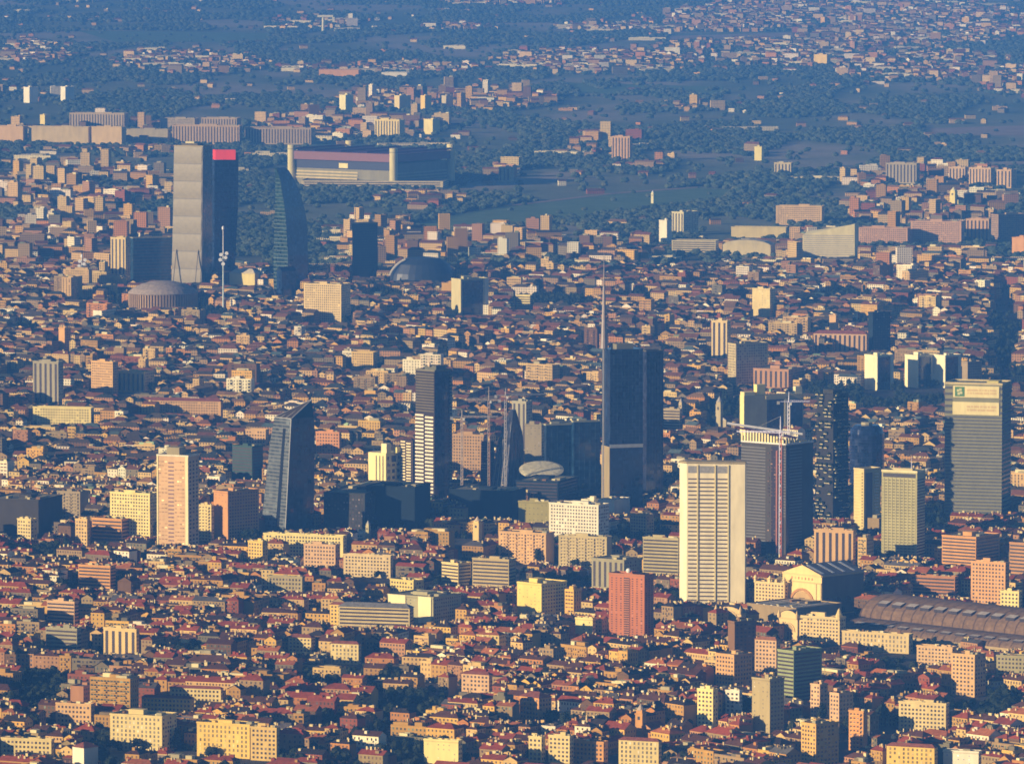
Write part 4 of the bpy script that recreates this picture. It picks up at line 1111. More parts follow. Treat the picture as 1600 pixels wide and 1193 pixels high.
T = E('long low stone arcade under the front train shed vault', 1318, 1420, 1427, 992, 1013, 28, (0.66, 0.55, 0.40), 't', 'shed arcade', name='station_wing', cat='station wing')
T = E('peach stone pavilion wing with statues at the end of the arcade', 1434, 1488, 1496, 1012, 1034, 28, (0.70, 0.50, 0.38), 'g', 'peach shed wing', name='station_wing', cat='station wing')

def shed(lab, px, py, zb, W, zc, length, ax, nsky, sky0, gap, tint, group):
    S = at_z(px, py, zb)
    root = thing('train_shed', lab, 'train shed', (S.x, S.y, 0), group)
    a = Vector((cos(ax), -sin(ax), 0)); p = Vector((sin(ax), cos(ax), 0))
    n = 14
    prof = [(W / 2 - W / 2 * cos(pi * i / n), zb + (zc - zb) * sin(pi * i / n)) for i in range(n + 1)]
    mb = MB(); seg = 24
    g = lambda i, l: tuple(p * prof[i][0] + a * l + Vector((0, 0, prof[i][1])))
    for i in range(n):
        for k in range(seg):
            q = 0.9 + 0.2 * ((k * 7 + i * 3) % 5) / 5
            mb.face([g(i, length * k / seg), g(i, length * (k + 1) / seg), g(i + 1, length * (k + 1) / seg), g(i + 1, length * k / seg)], tuple(c * q for c in tint))
    mb.face([g(i, 0) for i in range(n + 1)][::-1], (0.24, 0.2, 0.17))
    mb.build('roof', 'roof', root)
    mb = MB()
    mb.prism([tuple(v.xy) for v in (Vector((0, 0, 0)), a * length, a * length + p * W, p * W)], 0, zb, (0.42, 0.34, 0.26)); mb.build('wall', 'wall', root)
    for k in range(seg + 1):
        l = length * k / seg
        mb = MB()
        for i in range(n):
            u = Vector(g(i, l)); v = Vector(g(i + 1, l)); mid = ((u + v) / 2 - p * W / 2); mid.z -= zb; o = (mid - a * mid.dot(a)).normalized() * 0.5
            mb.face([tuple(u + o - a * 0.4), tuple(u + o + a * 0.4), tuple(v + o + a * 0.4), tuple(v + o - a * 0.4)], tuple(c * 0.8 for c in tint))
        mb.build('roof_rib', 'roof', root)
    i0 = 3
    c0 = Vector(g(i0, 0)); c1 = Vector(g(i0 + 1, 0)); out = W * 0.035
    me = None
    for k in range(nsky):
        if me is None:
            mb = MB(); w = gap * 0.62; d = (c1 - c0) * 1.2
            base = -d * 0.2
            fz = Vector((0, 0, d.length * 0.42))
            A, B, C_, D_ = base, base + a * w, base + d + a * w, base + d
            mb.face([tuple(A + fz * 0.9), tuple(B + fz * 0.9), tuple(C_ + fz * 0.35), tuple(D_ + fz * 0.35)], (0.42, 0.37, 0.32))
            mb.face([tuple(A), tuple(B), tuple(B + fz * 0.9), tuple(A + fz * 0.9)], (0.06, 0.05, 0.05))
            mb.face([tuple(B), tuple(C_), tuple(C_ + fz * 0.35), tuple(B + fz * 0.9)], tint); mb.face([tuple(D_), tuple(A), tuple(A + fz * 0.9), tuple(D_ + fz * 0.35)], tint)
            me = mb.mesh('roof_dormer', 'roof')
        o = link('roof_dormer', me, root); o.location = c0 + a * (sky0 + k * gap)
    m = S + a * length * 0.5
    return S, a, p
S, a, p = shed('great curved train shed roof with a row of dormers at right', 1344, 964, 9, 68, 28, 300, R(46), 15, 16, 17.2, (0.19, 0.12, 0.065), 'vaulted sheds of the station')
shed('lower curved train shed roof in front of the great one', 1318, 983, 8, 44, 17, 320, R(46), 17, 10, 17.2, (0.185, 0.12, 0.07), 'vaulted sheds of the station')
SHED = (S, a, p)
reserve(1425, 1600, 1014, S.y - 230, S.x, S.y, 0, 'great train shed')
reserve(1322, 1424, 988, S.y - 40, S.x, S.y, 0, 'lower train shed')

# ---------------------------------------------------------------- business district at the far left
T = Tower('glass_skyscraper', 'tall beige tower of eight stacked curved glass modules', 'skyscraper', [(229, 271, 317, 330), (330, 269.5, 316, 330), (440, 267, 315, 330)], 448, 22, (0.2, 0.18, 0.14), 'metal', short='beige module tower', vis=440)
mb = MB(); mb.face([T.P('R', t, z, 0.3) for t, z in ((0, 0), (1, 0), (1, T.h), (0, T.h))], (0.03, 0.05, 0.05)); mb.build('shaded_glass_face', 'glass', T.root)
for i in range(8):
    z0, z1 = T.h * i / 8 + 0.8, T.h * (i + 1) / 8 - 0.6
    mb = MB(); nn = 6
    for k in range(nn):                                             # each module swells gently outwards
        za, zb = z0 + (z1 - z0) * k / nn, z0 + (z1 - z0) * (k + 1) / nn
        oa, ob = 0.3 + 0.45 * sin(pi * k / nn), 0.3 + 0.45 * sin(pi * (k + 1) / nn)
        mb.face([T.P('L', 0.99, za, oa), T.P('L', 0.03, za, oa), T.P('L', 0.03, zb, ob), T.P('L', 0.99, zb, ob)], (0.29, 0.25, 0.16))
    mb.build('curved_module', 'metal', T.root)
T.plant(0.25, 0.8, 0.2, 0.8, 4, (0.14, 0.13, 0.14)); T.rim(1.2, (0.4, 0.36, 0.3)); T.plant(0.4, 0.7, 0.3, 0.7, 6.5, (0.7, 0.68, 0.62), name='roof_sign')
for t, u in ((0.12, 12), (0.85, 12)):
    mb = MB(); A = Vector(T.P('L', t, 55, 0.8)); B = Vector(T.P('L', t, 1, u)); mb.tube(tuple(A), tuple(B), 0.8, 0.8, (0.25, 0.2, 0.12), 5); mb.build('strut', 'metal', T.root)
T = Tower('glass_skyscraper', 'dark blue tower with a red sign box on its top', 'skyscraper', [(250, 329, 335, 372), (330, 329, 335, 371), (425, 328, 334, 366)], 430, 60, NAVY, 'glass', short='red sign tower', vis=422)
for i in range(5):
    T.strip('R', i / 5 + 0.02, i / 5 + 0.04, 3, T.h - 3, 0.3, (0.025, 0.05, 0.09), 'glass', 'mullion')
T.bands('R', 24, 4, T.h - 2, 0.12, 0, 1, 0.2, (0.025, 0.05, 0.09), 'glass', 'floor_line')
mb = MB(); c0 = Vector(T.P('R', 0.03, T.h, 0.4)); c1 = c0 + Vector((32 * T.k * 1.0, -3.0, 0)); back = Vector((-4.0, 9.0, 0))
mb.prism([tuple((c0).xy), tuple((c1).xy), tuple((c1 + back).xy), tuple((c0 + back).xy)], T.h + 0.5, T.h + 15.5, (0.80, 0.06, 0.07)); mb.build('red_sign', 'wall', T.root); T.plant(0.1, 0.9, 0.82, 1.0, 10, DARK)
T = Tower('curved_tower', 'blue and green glass tower bowed like a sail', 'skyscraper',
          [(262, 429, 432, 445), (268, 429, 434, 451), (282, 430, 438, 459), (300, 430, 441, 467), (325, 429, 445, 474), (345, 428, 447, 478), (400, 427, 450, 480), (452, 427, 450, 480)], 458, 40, (0.02, 0.045, 0.045), 'glass', short='sail shaped tower', vis=450)
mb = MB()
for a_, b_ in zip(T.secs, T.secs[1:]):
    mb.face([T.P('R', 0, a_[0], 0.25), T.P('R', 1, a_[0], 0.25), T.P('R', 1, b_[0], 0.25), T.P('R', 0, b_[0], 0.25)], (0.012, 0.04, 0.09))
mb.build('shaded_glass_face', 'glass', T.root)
T.bands('L', 30, 4, T.h - 14, 0.2, 0.0, 1.0, 0.3, (0.06, 0.10, 0.085), 'metal', 'floor_line')
T = Tower('dark_slab', 'flat topped grey blue slab beyond the sail shaped tower', 'tower', [(349, 550, 553, 590)], 438, 70, (0.05, 0.065, 0.075), short='grey blue slab', vis=430)
T.rim(1.2, (0.4, 0.36, 0.3)); T.bands('R', 20, 4, T.h - 3, 0.3, 0.02, 0.98, 0.2, (0.035, 0.05, 0.06)); T.mast(0.5, 0.1, 30, 0.5)
T = Tower('folded_building', 'dark folded glass building at the foot of the sail shaped tower', 'office block', [(424, 432, 440, 462)], 470, 50, NAVY, 'glass', short='folded glass building', vis=460)
cover(T, 6, 1, NAVY, NAVY)
T = Tower('dark_block', 'dark blue office block left of the beige module tower', 'office block', [(372, 203, 208, 266)], 446, 70, (0.02, 0.05, 0.08), 'glass', short='dark left office', vis=436); T.rim(1.0, GREY); T.bands('R', 14, 3, T.h - 2, 0.3)
T = E('cream building under a tent roof right of the red sign tower', 358, 398, 404, 428, 444, 20, PALEY, 'n', 'tent roof building', cat='hall', name='hall'); T.hip(7, (0.7, 0.6, 0.4))
T = E('bright cream block with narrow columns left of the beige module tower', 172, 196, 204, 372, 428, 30, (0.7, 0.58, 0.38), 'v', 'cream column tower', name='tower_block', cat='tower')

Y = at(255, 486)[1] + 50; X = xat(255, Y, 0)
root = thing('domed_arena', 'broad brown domed arena with upright fins round its drum', 'arena', (X, Y, 0))
k = Y / F; r = 55 * k; zd = zat(456, Y)
mb = MB(); mb.lathe(0, 0, [(r * 0.96, 0), (r * 0.96, zd)], (0.40, 0.28, 0.22), 36); mb.build('drum', 'wall', root)
mb = MB(); mb.lathe(0, 0, [(r, zd - 1), (r, zd), (r * 0.86, zd + 6), (r * 0.6, zd + 12), (r * 0.3, zd + 15.5), (0.1, zd + 16.5)], (0.36, 0.29, 0.23), 36); mb.build('dome', 'roof', root)
for i in range(36):
    an = pi + pi * (i + 0.5) / 36
    mb = MB(); mb.box(r * 0.975 * cos(an), r * 0.975 * sin(an), 0.5, 1.2, 2.2, zd - 2, (0.52, 0.40, 0.33), an + pi / 2); mb.build('fin', 'wall', root)
reserve(200, 310, 478, Y, X, Y, r + 4, 'domed arena')

Y = at(660, 444)[1]; X = xat(660, Y + 45, 0)
root = thing('shell_mall', 'dark lens shaped hall with a pale curved rim', 'shopping hall', (X, Y + 45, 0))
k = Y / F
mb = MB(); hh = zat(400, Y + 45)
mb.lathe(0, 0, [(52 * k, 0), (50 * k, hh * 0.35), (42 * k, hh * 0.7), (28 * k, hh * 0.92), (0.1, hh)], (0.02, 0.03, 0.05), 28, 1.0, 0.7); mb.build('shell', 'metal', root)
mb = MB()
for i in range(12):
    a0, a1 = pi * 0.98 - 0.15 * i * 0.55, pi * 0.98 - 0.15 * (i + 1) * 0.55
    A = (53 * k * cos(a0) , -16, hh * 1.02 * sin(min(a0, pi) ) + 1); B = (53 * k * cos(a1), -16, hh * 1.02 * sin(a1) + 1)
    mb.tube(A, B, 1.6, 1.6, (0.6, 0.56, 0.46), 5)
mb.build('curved_rim', 'metal', root)
reserve(607, 712, 436, Y, X, Y + 40, 52, 'lens shaped hall')

def radio_mast(lab, px, yt, yb, dish):
    X, Y = at(px, yb)
    root = thing('radio_mast', lab, 'radio mast', (X, Y, 0))
    zt, zd = zat(yt, Y), zat(dish, Y)
    mb = MB(); mb.tube((0, 0, 0), (0, 0, zd), 1.4, 0.8, (0.55, 0.64, 0.62), 8); mb.tube((0, 0, zd), (0, 0, zt), 0.8, 0.5, (0.75, 0.72, 0.7), 6); mb.build('shaft', 'metal', root)
    for i, (dx, dz) in enumerate(((-4, -3), (3.5, 0), (-3, 4), (5, 6), (0, -9))):
        mb = MB(); mb.tube((dx, -2, zd + dz), (dx, -4.5, zd + dz), 1.2, 2.6, (0.85, 0.85, 0.84), 10); mb.build('dish', 'metal', root)
    mb = MB(); mb.lathe(0, 0, [(1, zd - 6), (5, zd - 5), (5, zd - 4), (1, zd - 4)], GREY, 12); mb.build('platform', 'metal', root)
    mb = MB(); mb.lathe(0, 0, [(0.5, zt - 5), (1.6, zt - 4), (1.6, zt), (0.2, zt + 1)], (0.85, 0.85, 0.84), 8); mb.build('antenna', 'metal', root)
radio_mast('slender white radio mast with dishes before the red sign tower', 349, 354, 492, 402)
radio_mast('white mast with round dishes at far left', 128, 398, 450, 412)

# football ground
T = Tower('stadium', 'football stadium with a maroon roof grid and round corner towers', 'stadium', [(257, 456, 614, 700)], 294, 34, (0.26, 0.26, 0.25), short='stadium', vis=286)
q = [Vector(p) for p in T.quad(T.secs[-1])]; c = sum(q, Vector()) / 4
oq = [c + (p - c) * 1.06 for p in q]
mb = MB(); mb.prism([tuple(p.xy) for p in oq], T.h + 4, T.h + 19, (0.13, 0.008, 0.012), (0.13, 0.010, 0.018)); mb.build('roof', 'metal', T.root)
T.strip('L', 0, 1, T.h - 12, T.h + 4, 0.5, (0.03, 0.035, 0.06), 'pane', 'shaded_opening')
for i in range(3):
    T.strip('L', 0.35, 0.97, T.h * (0.30 + 0.13 * i), T.h * (0.36 + 0.13 * i), 3.0 - i, (0.60, 0.54, 0.42), 'wall', 'ramp')
    T.strip('R', 0.03, 0.97, T.h * (0.30 + 0.13 * i), T.h * (0.36 + 0.13 * i), 3.0 - i, (0.4, 0.4, 0.38), 'wall', 'ramp')
T.strip('L', 0.45, 0.54, T.h - 10, T.h - 1, 1.2, (0.82, 0.78, 0.56), 'wall', 'sign_panel')
for i in range(5):
    a_, b_ = oq[0] + (oq[1] - oq[0]) * i / 4, oq[3] + (oq[2] - oq[3]) * i / 4
    mb = MB(); mb.tube(tuple(a_ + Vector((0, 0, 22))), tuple(b_ + Vector((0, 0, 22))), 2.2, 2.2, (0.20, 0.02, 0.04), 4); mb.build('roof_beam', 'metal', T.root)
for i, p in enumerate(q):
    mb = MB(); d = (p - c).normalized() * 4; mb.lathe(p.x + d.x, p.y + d.y, [(7.5, 0), (7.5, T.h + 30), (0.1, T.h + 30.5)], (0.68, 0.65, 0.50), 16); tw = mb.build('corner_tower', 'wall', T.root)
    mb = MB(); mb.lathe(p.x + d.x, p.y + d.y, [(7.8, T.h + 22), (7.8, T.h + 23), (7.5, T.h + 23.2)], GREY, 16); mb.build('tower_ring', 'wall', tw)
T = E('pale terrace slab in front of the stadium', 470, 692, 700, 284, 293, 6, (0.62, 0.56, 0.48), 'b', 'stadium terrace', name='terrace', cat='terrace')

# white wedge
Y = at(1300, 404)[1]
X = xat(1254, Y, 0)
root = thing('wedge_building', 'white ribbed wedge building whose roof rises to the right', 'office block', (X, Y, 0))
k = Y / F; w = 81 * k; zl, zr = zat(368, Y), zat(349, Y)
v = [(0, 0, 0), (w, -10, 0), (w + 8, 26, 0), (8, 40, 0)]
u = [(0, 0, zl), (w, -10, zr), (w + 8, 26, zr - 2), (8, 40, zl + 4)]
mb = MB()
for i in range(4):
    j = (i + 1) % 4; mb.face([v[i], v[j], u[j], u[i]], (0.74, 0.70, 0.58))
mb.face(u, (0.80, 0.76, 0.62)); mb.build('wall', 'wall', root)
for i in range(11):
    z = 3 + i * zl / 11
    mb = MB(); nn = Vector((-10, -w, 0)).normalized()
    mb.slab([tuple(Vector((w * t, -10 * t, zz)) + nn * 0.35) for t, zz in ((0.02, z), (0.98, z), (0.98, z + 1.3), (0.02, z + 1.3))], nn, 0.35, (0.40, 0.37, 0.33)); mb.build('window_band', 'pane', root)
reserve(1254, 1336, 400, Y, X + w / 2, Y + 15, w / 2 + 6, 'white wedge')
T = E('long hall with a broad arched pale roof left of the white wedge', 1130, 1204, 1212, 384, 398, 20, (0.55, 0.5, 0.42), 'n', 'arched hall', name='hall', cat='hall'); cover(T, 9, 8, (0.62, 0.56, 0.42), (0.5, 0.46, 0.4))

# churches and small spires
def church(lab, px, yb, yt, tint, r, roof, nave=True, short=None):
    X, Y = at(px, yb + 6)
    root = thing('church', lab, 'church', (X, Y, 0))
    zt = zat(yt, Y)
    mb = MB(); mb.box(0, 0, 0, 2 * r, 2 * r, zt * 0.72, tint, R(-30)); bt = mb.build('bell_tower', 'wall', root)
    mb = MB(); mb.box(0, 0, zt * 0.72, 2.3 * r, 2.3 * r, 0.8, tint, R(-30)); mb.box(0, 0, zt * 0.72 + .8, 1.7 * r, 1.7 * r, zt * 0.10, tint, R(-30)); mb.build('belfry', 'wall', bt)
    mb = MB(); mb.box(-0.5 * r, -0.86 * r, zt * 0.58, 0.7 * r, 0.12, zt * 0.09, DARK, R(-30)); mb.build('bell_opening', 'pane', bt)
    mb = MB(); mb.lathe(0, 0, [(1.15 * r, zt * 0.82), (0.5 * r, zt * 0.91), (0.06, zt)], roof, 8); mb.build('spire', 'roof', root)
    if nave:
        mb = MB(); mb.box(9, 8, 0, 11, 24, 11, tint, R(-30)); mb.build('nave', 'wall', root)
        mb = MB(); c_, s_ = cos(R(-30)), sin(R(-30))
        g = lambda x, y, z: (9 + c_ * x - s_ * y, 8 + s_ * x + c_ * y, z)
        mb.face([g(-6, -12.4, 10.9), g(0, -12.4, 15), g(0, 12.4, 15), g(-6, 12.4, 10.9)], REDROOF); mb.face([g(6, -12.4, 10.9), g(6, 12.4, 10.9), g(0, 12.4, 15), g(0, -12.4, 15)], REDROOF)
        mb.face([g(-5.5, -12, 11), g(5.5, -12, 11), g(0, -12, 14.7)], tint); mb.build('roof', 'roof', root)
    reserve(px - 8, px + 12, yb, Y, X, Y, r + 3, short or 'church')
church('orange brick church with a pointed spire near the bottom edge', 1001, 1152, 1098, (0.60, 0.33, 0.14), 3.2, (0.5, 0.4, 0.3), True, 'orange church')
church('grey campanile with a pointed top before the dark trees', 1124, 664, 618, (0.50, 0.46, 0.42), 3.2, (0.4, 0.38, 0.36), True, 'grey campanile')
church('small pale minaret spire before the shaded blue block', 575, 842, 812, (0.55, 0.52, 0.42), 1.8, (0.5, 0.5, 0.45), False, 'pale spire')
church('short pale bell tower left of the grey campanile', 1064, 648, 622, (0.6, 0.52, 0.45), 2.0, (0.45, 0.4, 0.36), False, 'short bell tower')
church('cream bell tower shaft below the thin white mast', 746, 842, 806, (0.78, 0.6, 0.36), 3.4, (0.6, 0.46, 0.3), False, 'cream shaft')
church('yellow round church tower alone among trees at upper right', 1490, 316, 292, (0.84, 0.76, 0.42), 5.0, (0.8, 0.74, 0.4), True, 'yellow church')
church('white water tower standing on the green field edge', 1020, 312, 297, (0.75, 0.75, 0.72), 2.4, (0.7, 0.7, 0.68), False, 'white field tower')
X, Y = at(505, 52)
root = thing('observation_tower', 'tall white tower with a wide crossbar in the far plain', 'tower', (X, Y, 0))
zt = zat(27, Y)
mb = MB(); mb.tube((0, 0, 0), (0, 0, zt), 4.5, 3.5, (0.8, 0.79, 0.76), 8); mb.build('shaft', 'wall', root)
mb = MB(); mb.box(6, 0, zt, 46, 10, 6, (0.82, 0.8, 0.78)); mb.box(30, 0, zt - 14, 7, 9, 14, (0.8, 0.79, 0.76)); mb.build('crossbar', 'wall', root)

# fields and roads seen in the distance
def px_sheet(name, pts, mat, z=0.5):
    sheet(name, [at(*p) for p in pts], z, mat)
px_sheet('racecourse_field', [(640, 352), (700, 338), (800, 322), (960, 303), (1090, 294), (1150, 297), (1130, 312), (960, 334), (800, 352), (700, 362)], 'grass')
px_sheet('road', [(800, 320.5), (960, 301.5), (1090, 292.5), (1090, 294.2), (960, 303.6), (800, 322.8)], 'soil', 1.0)
px_sheet('field', [(1045, 57), (1240, 51), (1240, 60), (1050, 63)], 'soil')
px_sheet('field', [(1452, 201), (1640, 195), (1640, 212), (1460, 211)], 'soil')
px_sheet('road', [(1410, 260), (1640, 254), (1640, 258.5), (1410, 263)], 'soil')
px_sheet('field', [(850, 128), (1130, 136), (1120, 150), (900, 146)], 'grass')
px_sheet('field', [(120, 48), (420, 52), (420, 66), (180, 66)], 'grass')
# ---------------------------------------------------------------- the city of ordinary houses
DISTRICTS = [(120, 1150, 26), (420, 1120, 20), (700, 1130, 30), (960, 1110, 38), (1240, 1120, 52), (1520, 1120, 48), (120, 960, 24), (430, 960, 22),
             (720, 960, 28), (930, 950, 40), (1300, 1010, 46), (1540, 900, 34), (200, 830, 30), (560, 850, 22), (820, 850, 26), (1100, 850, 28), (1480, 830, 30),
             (120, 690, 18), (330, 660, 26), (560, 640, 16), (780, 640, 40), (1080, 640, 30), (1320, 680, 46), (1560, 720, 30),
             (140, 540, 32), (420, 560, 20), (700, 540, 46), (960, 520, 26), (1200, 540, 20), (1450, 520, 36),
             (120, 450, 22), (400, 470, 40), (660, 460, 14), (980, 450, 30), (1250, 450, 24), (1520, 450, 44)]
DIST = [(*at(px, py), R(t)) for px, py, t in DISTRICTS]
# clumps of trees and parks, some trees added to darken shaded ground: centre and half size in the picture's ground plane
PARKS_AND_SHADE = [(1405, 632, 95, 26), (1150, 652, 60, 22), (1572, 540, 26, 100), (52, 1095, 52, 36), (195, 1178, 60, 22), (1545, 1118, 75, 30), (60, 872, 62, 13),
         (165, 858, 36, 12), (1210, 868, 46, 40), (185, 630, 36, 13), (330, 500, 48, 12), (870, 478, 75, 10), (300, 1030, 36, 9), (395, 1006, 26, 8),
         (780, 1010, 20, 6), (1470, 600, 50, 14), (640, 655, 50, 10), (600, 470, 40, 10), (1040, 560, 30, 10), (1330, 470, 60, 9), (40, 520, 30, 9),
         (900, 770, 70, 18), (1300, 905, 40, 14), (1180, 420, 60, 10), (1100, 1138, 26, 10), (1420, 1062, 34, 8), (470, 430, 60, 8), (690, 1180, 26, 9), (300, 540, 22, 8),
         (1030, 945, 40, 12), (420, 850, 60, 8), (520, 905, 20, 7), (240, 470, 40, 6), (560, 500, 30, 8), (1290, 620, 40, 16), (1000, 470, 30, 8), (1450, 832, 44, 20), (1330, 800, 50, 22), (640, 822, 90, 12), (1010, 838, 40, 14), (1380, 880, 50, 10), (880, 850, 30, 8), (430, 1060, 26, 8), (880, 1140, 34, 9), (1000, 1060, 26, 7), (640, 1100, 26, 7)]

WALLS = [('cream', (0.60, 0.45, 0.26), 20), ('yellow', (0.64, 0.42, 0.13), 15), ('ochre', (0.44, 0.27, 0.09), 16), ('orange', (0.48, 0.23, 0.085), 10), ('pink', (0.42, 0.24, 0.16), 7),
         ('beige', (0.33, 0.25, 0.165), 16), ('grey', (0.19, 0.17, 0.15), 8), ('white', (0.84, 0.80, 0.92), 7), ('brown', (0.15, 0.09, 0.055), 8), ('brick red', (0.26, 0.085, 0.05), 4)]
ROOFS = [('red', (0.20, 0.042, 0.015), 36), ('brown', (0.085, 0.036, 0.02), 38), ('rust', (0.27, 0.085, 0.025), 16), ('dark', (0.035, 0.025, 0.022), 18), ('grey', (0.10, 0.09, 0.085), 4)]
FLATS = [('grey', (0.17, 0.16, 0.155), 5), ('tan', (0.24, 0.19, 0.15), 4), ('brown', (0.14, 0.09, 0.07), 5), ('pale', (0.5, 0.47, 0.42), 1)]
def pick(tab):
    r = rnd.uniform(0, sum(q[2] for q in tab))
    for q in tab:
        r -= q[2]
        if r <= 0:
            return q
    return tab[-1]
def vary(c, a=0.12):
    k = rnd.uniform(1 - a, 1 + a)
    return tuple(max(0.0, q * k * rnd.uniform(0.96, 1.04)) for q in c)

DULL = [w for w in WALLS if w[0] in ('beige', 'grey', 'brown', 'ochre', 'brick red', 'pink')]  # darker walls used in clusters, painting in the shade of neighbouring houses
HOUSES, TREES = [], []
NAMED4 = [q[:4] for q in NAMED]
def in_park(px, py):
    return any(((px - a) / c) ** 2 + ((py - b) / d) ** 2 < 1 for a, b, c, d in PARKS_AND_SHADE)
def blocked(x, y, m):
    for X, Y, th, wl, wr in NAMED_BOX:
        rx, ry = x - X, y - Y
        if abs(rx) > 400 or abs(ry) > 400:
            continue
        a = -cos(th) * rx + sin(th) * ry
        b = sin(th) * rx + cos(th) * ry
        if -m < a < wl + m and -m < b < wr + m:
            return True
    for q in NAMED:
        if q[5] and (x - q[4]) ** 2 + (y - q[7]) ** 2 < (q[5] + m) ** 2:
            return True
    S, a, p = SHED
    rx, ry = x - S.x, y - S.y
    u, v = rx * a.x + ry * a.y, rx * p.x + ry * p.y
    return -30 - m < u < 330 and -58 - m < v < 75 + m

def add_house(x, y, rot, w, d, h, far=False, pitched=None):
    px, py = proj(x, y)
    if in_park(px, py) or blocked(x, y, 0.45 * max(w, d) * 0.8 + 3):
        return None
    hw = 0.5 * (abs(w * cos(rot)) + abs(d * sin(rot))) * F / y
    x0, x1 = px - hw, px + hw
    for a, b, yv, Yn in NAMED4:
        if Yn > y and a < x1 - 1.5 and b > x0 + 1.5:
            lim = zat(yv + 2, y)
            if h + 3 > lim:
                h = lim - 3.5
    if h < 4.5:
        return None
    p = (rnd.random() < 0.86 if h < 23 else rnd.random() < 0.25) if pitched is None else pitched
    wc, rc = pick(WALLS if noise.noise((x * 0.006, y * 0.003, 1.5)) > (-0.12 if y < 8000 else -0.35) else DULL), pick(ROOFS) if p else pick(FLATS)
    kind = 'hip' if p and rnd.random() < 0.55 else ('gable' if p else 'flat')
    if y > 7500:                                                     # further out the roofs are less red and greyer
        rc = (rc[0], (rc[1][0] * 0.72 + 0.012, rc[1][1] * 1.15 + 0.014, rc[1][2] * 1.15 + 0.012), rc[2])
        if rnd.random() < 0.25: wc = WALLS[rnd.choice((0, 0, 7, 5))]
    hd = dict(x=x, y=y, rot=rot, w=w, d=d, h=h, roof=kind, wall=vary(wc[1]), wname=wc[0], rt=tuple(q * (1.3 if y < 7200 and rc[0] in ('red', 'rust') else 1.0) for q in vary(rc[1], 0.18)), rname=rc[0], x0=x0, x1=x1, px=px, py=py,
              yt=proj(x, y, h)[1], yb=py, far=far, st=rnd.uniform(3.1, 3.6), seed=rnd.random())
    HOUSES.append(hd)
    return hd

def add_tree(x, y, r, h=None):
    px, py = proj(x, y)
    if blocked(x, y, 2.0):
        return
    h = h or r * rnd.uniform(1.7, 2.3)
    for a, b, yv, Yn in NAMED4:
        if Yn > y and a < px + r and b > px - r and h + 1 > zat(yv + 6, y):
            return
    TREES.append(dict(x=x, y=y, r=r, h=h, px=px, py=py, yt=proj(x, y, h)[1]))

def row(cx, cy, rot, length, depth, hbase, fx):
    """a row of adjoining houses along local x, starting at its left end"""
    c, s = cos(rot), sin(rot)
    t = -length / 2
    while t < length / 2 - 8:
        w = min(rnd.choice((11, 13, 15, 18, 22, 26, 34)) * rnd.uniform(0.9, 1.1) * fx, length / 2 - t)
        if length / 2 - t - w < 9:
            w = length / 2 - t
        m = t + w / 2
        h = hbase + rnd.choice((-6.0, -3.0, -1.5, 0, 0, 0, 0, 0, 0, 0, 1.5, 3.0)) + rnd.uniform(-0.9, 0.9)
        if rnd.random() < 0.012:
            h += rnd.uniform(5, 13)
        if rnd.random() < 0.95:
            k = rnd.uniform(-1.2, 1.2)
            add_house(cx + c * m - s * k, cy + s * m + c * k, rot + rnd.uniform(-0.015, 0.015), w - 0.5, depth * rnd.uniform(0.85, 1.12), max(6.0, h))
        t += w

